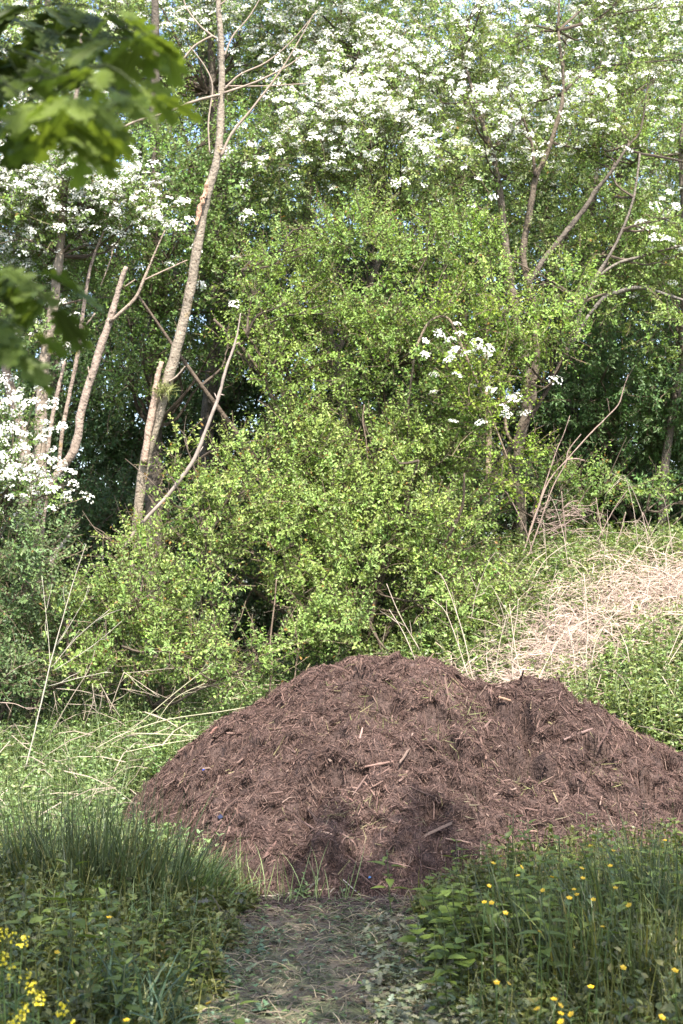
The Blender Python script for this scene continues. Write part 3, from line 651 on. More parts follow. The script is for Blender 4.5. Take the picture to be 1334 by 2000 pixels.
back_tree('dark tree in deep shade behind the left pale stems', 130, 15.6,
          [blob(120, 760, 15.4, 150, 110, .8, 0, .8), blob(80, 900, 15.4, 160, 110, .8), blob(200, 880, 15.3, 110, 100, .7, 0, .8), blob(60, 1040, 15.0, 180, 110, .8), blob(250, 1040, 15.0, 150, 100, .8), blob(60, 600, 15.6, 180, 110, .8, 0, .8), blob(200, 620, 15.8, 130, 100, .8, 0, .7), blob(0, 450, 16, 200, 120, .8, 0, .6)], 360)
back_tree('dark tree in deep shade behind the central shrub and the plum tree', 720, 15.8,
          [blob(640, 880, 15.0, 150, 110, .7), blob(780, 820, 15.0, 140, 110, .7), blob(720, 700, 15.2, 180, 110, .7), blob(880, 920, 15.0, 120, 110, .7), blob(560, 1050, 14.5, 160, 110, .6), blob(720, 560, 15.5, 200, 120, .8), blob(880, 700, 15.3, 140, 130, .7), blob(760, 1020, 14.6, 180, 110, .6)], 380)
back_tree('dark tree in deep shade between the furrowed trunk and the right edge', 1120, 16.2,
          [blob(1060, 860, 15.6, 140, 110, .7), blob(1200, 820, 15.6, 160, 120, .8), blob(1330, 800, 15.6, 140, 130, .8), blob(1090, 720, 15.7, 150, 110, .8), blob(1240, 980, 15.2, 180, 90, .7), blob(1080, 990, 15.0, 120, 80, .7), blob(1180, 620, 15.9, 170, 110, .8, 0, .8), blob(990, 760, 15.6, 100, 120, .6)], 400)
back_tree('hazy green tree behind the blossom at upper right', 1180, 16.5,
          [blob(1060, 400, 16, 150, 110, .8, 0, .8), blob(1220, 380, 16, 160, 120, .8, .3, .8), blob(1120, 220, 16.3, 180, 120, .8, .5, .8), blob(1290, 200, 16.4, 150, 130, .8, .4, .8), blob(960, 300, 16, 130, 120, .8, .4, .7), blob(1150, 60, 16.5, 220, 120, .8, .5, .8), blob(1330, 480, 16, 120, 130, .8, 0, .8), blob(1060, 540, 15.8, 140, 80, .7, 0, .8)],
          420, (.17, .24, .07), .058, .036, 3200, name='hawthorn_tree')
back_tree('hazy green tree behind the cascading blossom in the middle', 680, 16.8,
          [blob(640, 380, 16, 160, 120, .8, 0, .8), blob(800, 330, 16.2, 140, 120, .8, 0, .8), blob(720, 180, 16.5, 180, 120, .8, .5, .8), blob(860, 180, 16.5, 140, 120, .8, .5, .8), blob(560, 220, 16.5, 150, 120, .8, .3, .8), blob(700, 30, 16.8, 220, 110, .8, .5, .8), blob(860, 470, 15.8, 140, 100, .8, 0, .8)],
          440, (.16, .23, .06), .058, .036, 3200, name='hawthorn_tree')
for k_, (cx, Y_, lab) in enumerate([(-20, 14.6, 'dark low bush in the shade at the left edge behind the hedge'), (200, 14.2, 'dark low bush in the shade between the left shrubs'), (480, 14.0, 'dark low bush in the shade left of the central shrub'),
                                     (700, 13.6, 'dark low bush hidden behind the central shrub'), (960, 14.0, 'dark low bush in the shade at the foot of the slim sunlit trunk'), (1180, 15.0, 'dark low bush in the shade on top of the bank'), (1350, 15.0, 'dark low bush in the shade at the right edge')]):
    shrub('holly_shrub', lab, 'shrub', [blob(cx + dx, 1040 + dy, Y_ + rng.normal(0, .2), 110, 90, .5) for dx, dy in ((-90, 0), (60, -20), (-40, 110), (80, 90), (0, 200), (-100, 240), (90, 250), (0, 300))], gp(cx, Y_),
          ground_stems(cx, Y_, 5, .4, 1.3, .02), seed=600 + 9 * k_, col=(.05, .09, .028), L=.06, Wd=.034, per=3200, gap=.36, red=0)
for k_, (cx, lab) in enumerate([(60, 'distant tree far behind the left hawthorn'), (420, 'distant tree far behind the tall bare trunk'), (760, 'distant tree far behind the central hedge'), (1080, 'distant tree far behind the furrowed trunk'), (1380, 'distant tree far behind the right edge of the hedge')]):
    Y_ = 21 + (k_ % 2) * 1.5
    back_tree(lab, cx, Y_, [blob(cx + rng.normal(0, 60), py, Y_ + rng.normal(0, .4), 210, 140, 1.2, 0, .75) for py in (80, 280, 470, 660, 840, 1000)] + [blob(cx + 120, 560, Y_, 160, 120, 1.2, 0, .6), blob(cx - 130, 930, Y_, 160, 130, 1.2, 0, .8)],
              460 + 20 * k_, (.06, .105, .035), .11, .065, 1700, name='oak_tree', gap=.42, rt=.16)

# ------------------------------------------------------------------ oak beside the camera (its crown shades the foreground)
root = empty('oak_tree', (-3.3, -.6, 0), 'oak whose blurred lobed leaves hang into the upper left corner close to the camera', 'tree')
g = Geo()
g.tube([(-3.3, -.6, -.1), (-3.25, -.55, 1.2), (-3.1, -.5, 2.6), (-2.8, -.6, 4.2), (-2.2, -1.0, 6.2), (-1.6, -1.2, 8.2)], [.36, .28, .25, .22, .15, .06], 14, (.14, .115, .09), .1, 6)
oakl = [[(-3.0, -.5, 3.0), (-1.8, .6, 4.6), (-.4, 1.6, 5.4), (1.0, 2.2, 5.8)], [(-2.6, -.7, 4.8), (-1.0, -1.2, 6.2), (1.2, -1.2, 7.0), (3.4, -.8, 7.2)], [(-3.0, -.5, 3.4), (-3.6, 1.2, 4.6), (-3.6, 3.0, 5.0)],
        [(-2.2, -1, 6.2), (-.8, -3.0, 7.6), (.8, -4.4, 8.4)], [(-1.8, -1.1, 7.4), (.6, -2.2, 9.2), (3.0, -3.0, 9.6)], [(-3.1, -.5, 2.7), (-2.2, .5, 2.75), (-1.4, 1.3, 2.75), (-.9, 1.9, 2.62), (-.68, 2.3, 2.5)], [(-3.1, -.5, 2.2), (-2.2, .6, 2.25), (-1.3, 1.5, 2.22), (-.75, 2.1, 2.12)],
        [(-.4, 1.6, 5.4), (1.6, 1.0, 5.6), (3.2, .6, 5.9)]]
for l_ in oakl: g.tube(l_, np.linspace(.085 if l_[0][2] > 2.9 else .007, .012 if l_[0][2] > 2.9 else .002, len(l_)), 8, (.04, .035, .03), .15, 6)
child(g.build('trunk', M_BARK, smooth_=True), root)
# crown, overhead and behind the camera
n = 150000
P = np.stack([rng.uniform(-6.5, 7, n), rng.uniform(-7.5, 4.6, n), rng.uniform(3.9, 10.5, n)], -1)
e = ((P[:, 0] - .2) / 6.3) ** 2 + ((P[:, 1] + 1.4) / 6.2) ** 2 + ((P[:, 2] - 6.8) / 3.6) ** 2
k_ = (e < 1) & (e > .25)
S_ = P - SUN * (P[:, 2] / SUN[2])[:, None]
edge_y = 7.6 + .85 * np.exp(-((S_[:, 0] - .38) / .24) ** 2) + .65 * np.exp(-((S_[:, 0] + .15) / .12) ** 2) - .25 * np.exp(-((S_[:, 0] + .45) / .2) ** 2) + .45 * (n2(S_[:, 0], S_[:, 0] * 0, 1.6, 77) - .5)
k_ &= S_[:, 1] < edge_y
near = (S_[:, 1] > 6.6) & (np.abs(S_[:, 0] - .1) < .9)
k_ &= (vnoise(P, 1.4, 78) * .6 + vnoise(P, 3.5, 79) * .4) > np.where(near, .30, .44)
P = P[k_][:36000]; m = len(P)
# keep clear of the camera's own view
el = (P[:, 2] - CAMZ) / np.maximum(P[:, 1], .1); inview = (P[:, 1] > 0) & (el < .47) & (np.abs(P[:, 0]) < .3 * P[:, 1] + .2)
P = P[~inview]; m = len(P)
g = Geo()
g.scatter(OAK, P, rng.normal(0, 1, (m, 3)) * (1, 1, .4), norm(np.array([0, 0, 1.]) + rng.normal(0, .45, (m, 3))), rng.uniform(.09, .15, m), rng.uniform(.075, .11, m), np.array([.07, .13, .03]) * rng.uniform(.7, 1.3, (m, 1)))
gt = Geo()
def whorl(px, py, Y, n, L, col, spread=.5, away=None):
    tip = at(px, py, Y)
    for _ in range(n):
        a = rnd(1)[0] * 6.283
        A = norm(np.array([math.cos(a), math.sin(a) * .7, -.15 - .45 * rnd(1)[0]]))
        N = norm(np.array([0, -.25, 1.]) + rng.normal(0, .28, 3))
        l_ = L * rng.uniform(.75, 1.15)
        g.scatter(OAK, (tip + A * .012)[None], A[None], N[None], l_, l_ * .72, np.array(col) * rng.uniform(.75, 1.25))
    s = tip + (np.array([-.10, .05, .04]) + rng.normal(0, .02, 3))
    gt.tube([s, (s + tip) / 2 + rng.normal(0, .015, 3), tip], [.0022, .0018, .0012], 5, (.04, .05, .02), .1, 3)
dk = (.055, .08, .016); lt = (.16, .215, .038)  # same leaf, colour darkened for the shaded rear and lightened for the lit front
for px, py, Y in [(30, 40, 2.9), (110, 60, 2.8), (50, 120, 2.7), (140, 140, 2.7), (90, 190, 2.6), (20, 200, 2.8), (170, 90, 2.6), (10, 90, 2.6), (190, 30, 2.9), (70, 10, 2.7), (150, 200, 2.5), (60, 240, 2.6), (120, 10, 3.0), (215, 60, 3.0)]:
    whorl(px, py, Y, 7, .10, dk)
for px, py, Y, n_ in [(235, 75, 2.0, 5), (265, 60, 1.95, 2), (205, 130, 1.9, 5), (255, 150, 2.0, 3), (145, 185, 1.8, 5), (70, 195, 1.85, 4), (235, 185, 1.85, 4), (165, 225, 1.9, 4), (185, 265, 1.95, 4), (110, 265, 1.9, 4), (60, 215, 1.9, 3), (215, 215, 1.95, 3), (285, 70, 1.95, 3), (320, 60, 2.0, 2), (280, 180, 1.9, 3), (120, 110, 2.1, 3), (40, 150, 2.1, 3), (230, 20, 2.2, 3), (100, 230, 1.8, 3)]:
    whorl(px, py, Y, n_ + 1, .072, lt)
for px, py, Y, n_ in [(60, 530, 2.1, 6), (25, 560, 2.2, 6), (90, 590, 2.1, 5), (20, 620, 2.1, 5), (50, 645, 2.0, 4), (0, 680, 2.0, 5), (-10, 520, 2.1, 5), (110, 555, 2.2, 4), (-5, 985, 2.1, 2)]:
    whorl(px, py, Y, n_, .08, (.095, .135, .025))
child(gt.build('branches', M_TWIG), root)
child(g.build('crown', M_OAK), root)

# ------------------------------------------------------------------ ground vegetation
def weeds(g, x, y, h, K, L, Wd, col, tpl=LEAF8, f=ground_h, stem=True, lean=.12, up=.15, cv=.3):
    n = len(x); z = f(x, y); b = np.stack([x, y, z], -1)
    h = np.broadcast_to(h, (n,)); ln = rng.normal(0, lean, (n, 3)); ln[:, 2] = 1; ln = norm(ln)
    if stem: g.scatter(TWIGT[0], b - ln * .02, ln, rng.normal(0, 1, (n, 3)), h * 1.0, .004, np.array(col) * .8)
    ph = rnd(n) * 6.283; pc = np.array(col) * rng.uniform(1 - cv, 1 + cv, (n, 1)) * (1 + rng.normal(0, .08, (n, 3)))
    for j in range(K):
        t = (j // 2 + .6 + .4 * rnd(n)) / (K / 2 + .4); a = ph + (j % 2) * math.pi + (j // 2) * 1.57 + rng.normal(0, .25, n)
        A = norm(np.stack([np.cos(a), np.sin(a), up + rng.normal(0, .25, n) + .5 * (t > .85)], -1))
        N = norm(np.array([0, 0, 1.]) + rng.normal(0, .3, (n, 3)))
        sz = rng.uniform(.7, 1.15, n) * (1.15 - .55 * t)
        g.scatter(tpl, b + ln * (h * t)[:, None], A, N, L * sz, Wd * sz, pc * rng.uniform(.8, 1.2, (n, 1)))

def rect(n, x0, x1, y0, y1, cond=None):
    x = rng.uniform(x0, x1, n); y = rng.uniform(y0, y1, n)
    k = np.abs(x) < .245 * y + .5
    if cond is not None: k &= cond(x, y)
    return x[k], y[k]
offheap = lambda x, y: heap_raw(x, y) < .03
def straw_mask(x, y):
    yc = np.interp(x, [.4, .8, 1.5, 2.2, 3.0, 3.6], [9.8, 10.0, 10.6, 11.3, 11.7, 11.9])
    return np.exp(-np.abs((y - yc) / .64) ** 1.8) * smooth((x - .45) / .35) * (.6 + .4 * smooth((n2(x, y, 2.3, 61) * .5 + n2(x, y, 6, 62) * .5 - .3) / .25))
# sunlit meadow left
def gb_build(name, g, label_kind='stuff', m=M_LEAF2):
    return tag(g.build(name, m), kind='stuff')
g = Geo()
x, y = rect(9000, -4, .2, 7.6, 12.5, offheap)
weeds(g, x, y, rng.uniform(.12, .36, len(x)), 12, .055, .03, (.16, .22, .08))
x, y = rect(6000, -4, .2, 7.4, 12.5, offheap)
weeds(g, x, y, rng.uniform(.05, .18, len(x)), 10, .032, .022, (.19, .25, .09))
gb_build('left_ground_cover', g)
g = Geo(); n = 14000
x, y = rect(n, -4, .1, 7.3, 12.5, offheap); n = len(x); a = rnd(n) * 6.283
for t in range(5):
    s = np.arange(n) % 5 == t
    g.scatter(BLADES[t], np.stack([x[s], y[s], ground_h(x[s], y[s])], -1), norm(np.stack([rng.normal(0, .2, s.sum()), rng.normal(0, .2, s.sum()), np.ones(s.sum())], -1)),
              np.stack([np.cos(a[s]), np.sin(a[s]), 0 * a[s]], -1), rng.uniform(.12, .38, s.sum()), .006, np.array([.2, .25, .1]) * rng.uniform(.7, 1.3, (s.sum(), 1)))
gb_build('meadow_grass', g, m=M_GRASS)
# bank right
g = Geo()
x, y = rect(15000, .0, 4.2, 8.6, 14.2, lambda x, y: offheap(x, y) & (straw_mask(x, y) < .25 + .9 * rnd(len(x))))
weeds(g, x, y, rng.uniform(.10, .42, len(x)) * (1 - .7 * straw_mask(x, y)) * (.6 + .8 * n2(x, y, 1.5, 63)), 14, .062, .036, (.19, .245, .085))
x, y = rect(9000, -1.5, 4.2, 10.2, 14.2, lambda x, y: offheap(x, y) & (straw_mask(x, y) < .1 + .8 * rnd(len(x))))
weeds(g, x, y, rng.uniform(.06, .25, len(x)), 10, .035, .022, (.20, .26, .12))
gb_build('nettle_bank', g)
# dry straw thatch
def strawlay(n, x0, x1, y0, y1, mask, Lr, wd, lift, tilt, f, col, name):
    x = rng.uniform(x0, x1, n); y = rng.uniform(y0, y1, n); k = rnd(n) < mask(x, y); x, y = x[k], y[k]; n = len(x)
    a = rnd(n) * 6.283 if name != 'dry_grass_thatch' else rng.normal(0.3, 1.0, n)
    N = surf_n(x, y, f); A = norm(np.stack([np.cos(a), np.sin(a), np.zeros(n)], -1)); A = norm(A - N * (A * N).sum(1, keepdims=True) + N * rng.normal(0, tilt, n)[:, None])
    L = rng.uniform(.5, 1.3, n) * Lr; P = np.stack([x, y, f(x, y) + lift * rnd(n)], -1) - A * L[:, None] / 2
    g = Geo()
    for t in range(3):
        s = np.arange(n) % 3 == t
        g.scatter(TWIGT[t], P[s], A[s], norm(N[s] + rng.normal(0, .5, (s.sum(), 3))), L[s], wd, np.array(col) * rng.uniform(.65, 1.2, (s.sum(), 1)))
    return g
g = strawlay(27000, .3, 4.0, 9.6, 13.2, straw_mask, .30, .0042, .24, .34, ground_h, (.45, .34, .275), 'dry_grass_thatch')
gb_build('dry_grass_thatch', g, m=M_STRAW)
g = strawlay(4200, -3.5, 3.6, 8.2, 12.6, lambda x, y: np.where(offheap(x, y), .6, 0), .4, .0032, .32, .4, ground_h, (.34, .28, .21), 'x')
gb_build('dry_grass_stalks', g, m=M_STRAW)
# near ground cover on both sides of the path (in the oak's shade)
side = lambda x, y: (np.abs(x - path_c(y)) > .30 + .22 * n2(x, y, 3, 40) + .12 * (y < 5.6)) & offheap(x, y)
def hmap(x, y):
    d = np.abs(x - path_c(y)); return np.clip(.25 + .9 * (d - .3), .2, 1)
g = Geo()
x, y = rect(5200, -2.4, 2.4, 3.6, 7.7, side)
weeds(g, x, y, rng.uniform(.12, .36, len(x)) * hmap(x, y), 12, .055, .032, (.100, .112, .028), LEAF8, cv=.35)
x, y = rect(6000, -2.4, 2.4, 3.6, 7.7, side)
weeds(g, x, y, rng.uniform(.04, .2, len(x)) * hmap(x, y), 10, .034, .022, (.145, .150, .042), LEAF2)
x, y = rect(1500, -2.4, 2.4, 3.6, 7.6, side)
weeds(g, x, y, rng.uniform(.08, .28, len(x)) * hmap(x, y), 8, .07, .06, (.10, .122, .032), LOBED, cv=.3)
gb_build('verge_ground_cover', g)
g = Geo()
x, y = rect(9000, -2.4, 2.4, 3.6, 7.7, lambda x, y: side(x, y)); n = len(x); a = rnd(n) * 6.283; hm = hmap(x, y)
for t in range(5):
    s = np.arange(n) % 5 == t; q_ = s.sum()
    g.scatter(BLADES[t], np.stack([x[s], y[s], ground_h(x[s], y[s])], -1), norm(np.stack([rng.normal(0, .22, q_), rng.normal(0, .22, q_), np.ones(q_)], -1)),
              np.stack([np.cos(a[s]), np.sin(a[s]), 0 * a[s]], -1), rng.uniform(.15, .42, q_) * (.35 + .65 * hm[s]), .0055, np.array([.145, .145, .04]) * rng.uniform(.6, 1.4, (q_, 1)))
gb_build('verge_grass', g, m=M_GRASS)
# silvery weeds beside the path, lower right of centre
g = Geo()
mk = lambda x, y: rnd(len(x)) < smooth((x - .06) / .1) * (1 - smooth((x - .5) / .2)) * (.4 + .6 * (y < 6.2))
x, y = rect(1200, .05, .8, 4.0, 6.9, mk)
weeds(g, x, y, rng.uniform(.03, .12, len(x)), 8, .052, .04, (.20, .205, .12), LOBED, up=.1, cv=.25)
x, y = rect(150, -.7, -.25, 4.0, 6.6)
weeds(g, x, y, rng.uniform(.02, .08, len(x)), 7, .045, .035, (.12, .18, .10), LOBED, up=.1, cv=.3)
gb_build('silver_leaf_weeds', g)
# litter on the path
g = Geo()
lay = lambda x, y: np.where((np.abs(x - path_c(y)) < .62) & (heap_raw(x, y) < .02), .75, 0)
for (n_, L_, w_, c_) in [(5000, .07, .004, (.19, .155, .11)), (3400, .09, .004, (.14, .16, .075)), (1100, .14, .005, (.29, .235, .15)), (2200, .035, .011, (.10, .08, .062))]:
    gg = strawlay(n_, -.62, .62, 3.6, 7.75, lay, L_, w_, .02, .12, lambda x, y: surf(x, y) + .018, c_, 'x')
    g.v += gg.v; g.l += [a + g.n for a in gg.l]; g.c += gg.c; g.k += gg.k; g.n += gg.n
n = 1300; x = rng.uniform(-.6, .6, n); y = rng.uniform(3.8, 7.35, n)
g.scatter(LEAF2, np.stack([x + path_c(y), y, ground_h(x, y) + .035], -1), rng.normal(0, 1, (n, 3)) * (1, 1, .15), norm(np.array([0, 0, 1.]) + rng.normal(0, .35, (n, 3))), rng.uniform(.02, .045, n), .018,
          np.array([(.10, .15, .05), (.12, .10, .06), (.13, .18, .1)])[rng.integers(0, 3, n)] * rng.uniform(.6, 1.2, (n, 1)))
gb_build('path_litter', g, m=M_STRAW)
g = Geo(); n = 5200
x = rng.uniform(-.75, .85, n); y = 7.5 - rng.exponential(.22, n); k_ = (heap_raw(x, y) < .03) & (y > 6.2); x, y = x[k_], y[k_]; n = len(x); a = rnd(n) * 6.283
for t in range(4):
    s = np.arange(n) % 4 == t; q_ = s.sum()
    g.scatter(SLIV[t], np.stack([x[s], y[s], ground_h(x[s], y[s]) + .03], -1), np.stack([np.cos(a[s]), np.sin(a[s]), rng.normal(0, .15, q_)], -1), norm(np.array([0, 0, 1.]) + rng.normal(0, .4, (q_, 3))), rng.uniform(.015, .06, q_), rng.uniform(.003, .009, q_), np.array([.075, .052, .045]) * rng.uniform(.5, 1.6, (q_, 1)))
gb_build('spilled_mulch', g, m=M_CHIP)
# straw wisps caught in the heap
g = Geo()
for px, py, n_, sp, c_ in [(a_, b_, int(n0 * .6), s0, c0) for a_, b_, n0, s0, c0 in [(715, 1395, 90, .09, (.36, .30, .15)), (745, 1405, 60, .08, (.28, .30, .10)), (850, 1370, 60, .08, (.26, .29, .10)), (880, 1365, 40, .06, (.3, .3, .12)), (860, 1440, 60, .07, (.3, .3, .14)), (735, 1600, 90, .10, (.36, .32, .16)), (690, 1620, 70, .10, (.34, .28, .18)),
                           (1165, 1495, 50, .05, (.40, .36, .16)), (1020, 1545, 60, .10, (.34, .34, .14)), (1210, 1520, 40, .05, (.34, .32, .14)), (920, 1395, 40, .06, (.28, .30, .12)), (990, 1530, 30, .1, (.33, .3, .16)), (665, 1330, 30, .06, (.28, .3, .12)), (900, 1600, 40, .15, (.34, .3, .18)), (1060, 1620, 40, .12, (.34, .3, .18)), (460, 1500, 30, .15, (.28, .22, .14))]]:
    c = hit(px, py)
    x = c[0] + rng.normal(0, sp, n_); y = c[1] + rng.normal(0, sp * .8, n_); N = surf_n(x, y)
    A = norm(rng.normal(0, 1, (n_, 3)) + N * .3 + np.array([0, -.2, -.2]))
    g.scatter(BLADES[1], warp(np.stack([x, y, surf(x, y) + .015], -1)), A, N + rng.normal(0, .4, (n_, 3)), rng.uniform(.04, .12, n_), .0035, np.array(c_) * .6 * rng.uniform(.5, 1.2, (n_, 1)))
gb_build('straw_wisps', g, m=M_STRAW)

# ------------------------------------------------------------------ individual small things
def stickobj(name, pts, wpx, col, label, cat, group=None, lift=.012, m=M_CHIP, sides=7, wob=.3, f=surf):
    P = [hit(a, b, f) for a, b in pts]
    Pm = []
    for a, b in zip(P[:-1], P[1:]):
        for t in (0, .5): Pm.append(a + (b - a) * t)
    Pm.append(P[-1]); Pm = np.array(Pm); Pm = Pm + (warp(Pm.mean(0)) - Pm.mean(0)); Yc = Pm[:, 1].mean(); r = wpx * .78 * Yc / F / 2
    A, Bv = Pm[0], Pm[-1]
    if len(pts) == 2:      # a straight stick rests on the highest points under it
        t = np.linspace(0, 1, len(Pm)); Pm = A + (Bv - A) * t[:, None]
        zz = surf(Pm[:, 0], Pm[:, 1]); Pm[:, 2] += max(0, (zz - Pm[:, 2]).max()) * .7
    Pm[:, 2] += lift * .3 + r * .3
    g = Geo(); rad = np.full(len(Pm), r); rad[0] *= .7; rad[-1] *= .55
    g.tube(Pm, rad, sides, col, wob, 3)
    return tag(g.build(name, m, origin=Pm[0]), label, cat, group)
RB = (.115, .073, .06); PL = (.19, .125, .098); DKB = (.05, .033, .028); GRY = (.15, .125, .105)
for pts, wp, c_, lab in [
    ([(550, 1457), (606, 1488)], 8, RB, 'straight reddish stick lying diagonally, left of the middle of the heap'),
    ([(588, 1480), (605, 1492)], 9, RB, 'short broad chip tucked under the straight diagonal stick'),
    ([(712, 1502), (768, 1491)], 7, (.17, .105, .085), 'split stick lying nearly level in the very middle of the heap'),
    ([(781, 1513), (801, 1483)], 7, (.13, .09, .07), 'short stick standing steeply just right of the level split stick'),
    ([(577, 1598), (624, 1628)], 6, RB, 'thin stick running down into the pale barkless stub'),
    ([(624, 1628), (651, 1635)], 9, (.30, .20, .145), 'pale pinkish barkless stub low on the heap'),
    ([(677, 1542), (706, 1545)], 7, PL, 'short pale flat piece lying above the dark hollow'),
    ([(717, 1517), (688, 1558)], 5, RB, 'bent stick crossing behind the pale flat piece'),
    ([(662, 1552), (693, 1577)], 6, (.17, .09, .075), 'dark red splinter over the dark hollow in the middle'),
    ([(600, 1596), (622, 1622)], 5, DKB, 'dark stick beside the thin stick above the pale stub'),
    ([(1101, 1452), (1157, 1430)], 8, (.15, .10, .085), 'thick dark branch piece sloping up at the right of the heap'),
    ([(975, 1389), (999, 1396)], 8, (.24, .15, .10), 'small pale bark piece right of the heap peak'),
    ([(1152, 1445), (1202, 1450)], 5, RB, 'thin level stick right of the thick dark branch piece'),
    ([(517, 1682), (540, 1652)], 8, (.12, .07, .058), 'stout reddish log end sticking out at the heap foot, left'),
    ([(461, 1583), (477, 1598)], 8, (.17, .1, .075), 'stubby chip low on the left flank of the heap'),
    ([(350, 1468), (395, 1470)], 5, RB, 'long splinter on the upper left flank of the heap'),
    ([(410, 1440), (425, 1425)], 7, (.19, .1, .08), 'reddish chip near the left rim of the heap'),
    ([(870, 1640), (925, 1650)], 6, PL, 'pale splinter at the right foot of the heap, above the buttercups'),
    ([(1145, 1640), (1172, 1620)], 7, PL, 'pale chip poking above the weeds at right'),
    ([(945, 1430), (960, 1412)], 7, RB, 'short upright chip in the saddle of the heap'),
    ([(1215, 1455), (1260, 1480)], 5, RB, 'slim stick near the right rim of the heap'),
    ([(640, 1390), (662, 1386)], 7, DKB, 'dark slab of bark below the heap peak'),
    ([(1010, 1628), (1050, 1632)], 6, (.2, .125, .095), 'flat pale strip at the front right of the heap'),
    ([(430, 1600), (400, 1612)], 6, DKB, 'blackish stick on the lower left flank of the heap'),
    ([(700, 1455), (708, 1425)], 6, (.22, .14, .12), 'short steep stick below the straw wisps'),
    ([(812, 1545), (850, 1560)], 5, DKB, 'dark bent stick right of the middle hollow'),
    ([(975, 1372), (977, 1350)], 4, DKB, 'thin dark stick standing upright in the saddle'),
    ([(1108, 1346), (1112, 1334)], 5, DKB, 'tiny upright stub on the right shoulder of the heap')]:
    stickobj('wood_piece', pts, wp, c_, lab, 'stick', 'larger wood pieces on the mulch heap')
for k_ in range(110):
    while True:
        a, b = rng.uniform(300, 1330), rng.uniform(1310, 1690)
        p = hit(a, b)
        if heap_h(p[0], p[1]) > .05 and p[1] < 9.3: break
    p = warp(p); L_ = rng.uniform(.03, .075); an = rng.uniform(0, 3.14); N = surf_n(np.array([p[0]]), np.array([p[1]]))[0]
    A = norm(np.cross(N, [math.cos(an), math.sin(an), 0])); A = norm(A + N * rng.normal(0, .15))
    g = Geo(); q0 = p + N * .006 - A * L_ / 2; r_ = rng.uniform(.0018, .0045)
    c_ = np.array([RB, (.16, .10, .08), PL, DKB, RB][rng.integers(0, 5)])
    g.tube([q0, q0 + A * L_ * .5 + N * rng.normal(0, .003), q0 + A * L_], [r_ * .7, r_, r_ * .5], 5, c_, .4, 2)
    tag(g.build('wood_chip', M_CHIP, origin=q0), 'small wood chip lying among the shreds of the mulch heap', 'wood chip', 'small wood chips on the mulch heap')
for pts, wp, c_, lab in [
    ([(425, 1760), (470, 1757), (540, 1752), (600, 1742)], 7, (.30, .26, .2), 'long pale pole lying across the path along the heap foot'),
    ([(560, 1752), (610, 1742), (655, 1738)], 6, (.26, .19, .14), 'brown stick lying at the right end of the long pale pole'),
    ([(592, 1752), (625, 1722)], 6, GRY, 'grey stick leaning on the heap foot behind the pale pole'),
    ([(670, 1722), (706, 1755)], 3.5, (.38, .33, .29), 'thin pale twig at the heap foot, middle of the path'),
    ([(706, 1755), (720, 1730)], 3, GRY, 'thin twig meeting the pale twig in a V'),
    ([(510, 1748), (527, 1762), (536, 1776)], 3.5, (.3, .25, .2), 'short curved twig pointing at the camera from the pale pole'),
    ([(642, 1752), (654, 1738)], 3.5, (.34, .28, .22), 'little twig stub crossing the brown stick'),
    ([(560, 1788), (600, 1776)], 4, GRY, 'grey twig lying on the path below the pale pole'),
    ([(440, 1920), (475, 1905)], 4, (.26, .2, .15), 'brown stem lying at the left side of the path')]:
    stickobj('fallen_stick', pts, wp, c_, lab, 'stick', 'fallen sticks at the heap foot', m=M_TWIG, sides=8)
for (px, py, c_, lab) in [(395, 1511, (.02, .05, .30), 'tiny dark blue plastic scrap on the left flank of the heap'), (719, 1721, (.07, .17, .36), 'tiny light blue plastic scrap at the heap foot by the path'), (432, 1606, (.02, .025, .05), 'blackish plastic strip on the lower left flank of the heap')]:
    p = hit(px, py); g = Geo(); N = surf_n(p[:1], p[1:2])[0]; p = warp(p)
    v = [(0, 0, 0), (.018, .002, .006), (.024, .016, .002), (.01, .02, .010), (-.006, .012, .004)]
    v = np.array(v) * (.55 if c_[2] > .1 else 1.2)
    g.add(np.concatenate([v, v + (0, 0, .002)]), [0, 1, 2, 3, 4, 9, 8, 7, 6, 5] + sum([[i, (i + 1) % 5, (i + 1) % 5 + 5, i + 5] for i in range(5)], []), [5, 5] + [4] * 5, c_)
    o = g.build('plastic_scrap', M_PLASTIC); o.location = p + N * .022; o.rotation_euler = (R(40), 0, R(rng.uniform(-40, 40))); tag(o, lab, 'litter')
for px, py, lab in [(640, 1806, 'pale broken wood chip on the path below the heap'), (650, 1942, 'pale chip on the path near the bottom of the picture'), (700, 1800, 'light tan bark flake on the path, right of the pale chip')]:
    stickobj('wood_chip', [(px, py), (px + 22, py - 3)], 9, (.40, .30, .2), lab, 'wood chip')

# dry stems, canes, bare saplings
def cane(name, lines, Y, col, label, cat, group=None, twigs=True):
    g = Geo()
    for l_ in lines:
        pts = [(p[0], p[1], p[2] * .58) for p in l_]; cc = np.array(col) * .72 * rng.uniform(.8, 1.1); W_ = limb(g, pts, Y, cc, 6, .3, 4)
        for _ in range(2 if twigs else 0):
            i_ = rng.integers(0, len(W_) - 1); q_ = W_[i_] + (W_[i_ + 1] - W_[i_]) * rng.uniform(.2, .9); d_ = norm(norm(W_[i_ + 1] - W_[i_]) + rng.normal(0, .5, 3)) * rng.uniform(.06, .22)
            g.tube([q_, q_ + d_ * .5 + rng.normal(0, .006, 3), q_ + d_], [.0022, .0016, .0007], 4, cc, .2, 2)
    b = at(lines[0][0][0], lines[0][0][1], Y)
    return tag(g.build(name, M_TWIG, smooth_=True, origin=b), label, cat, group)
WH = (.50, .45, .36)
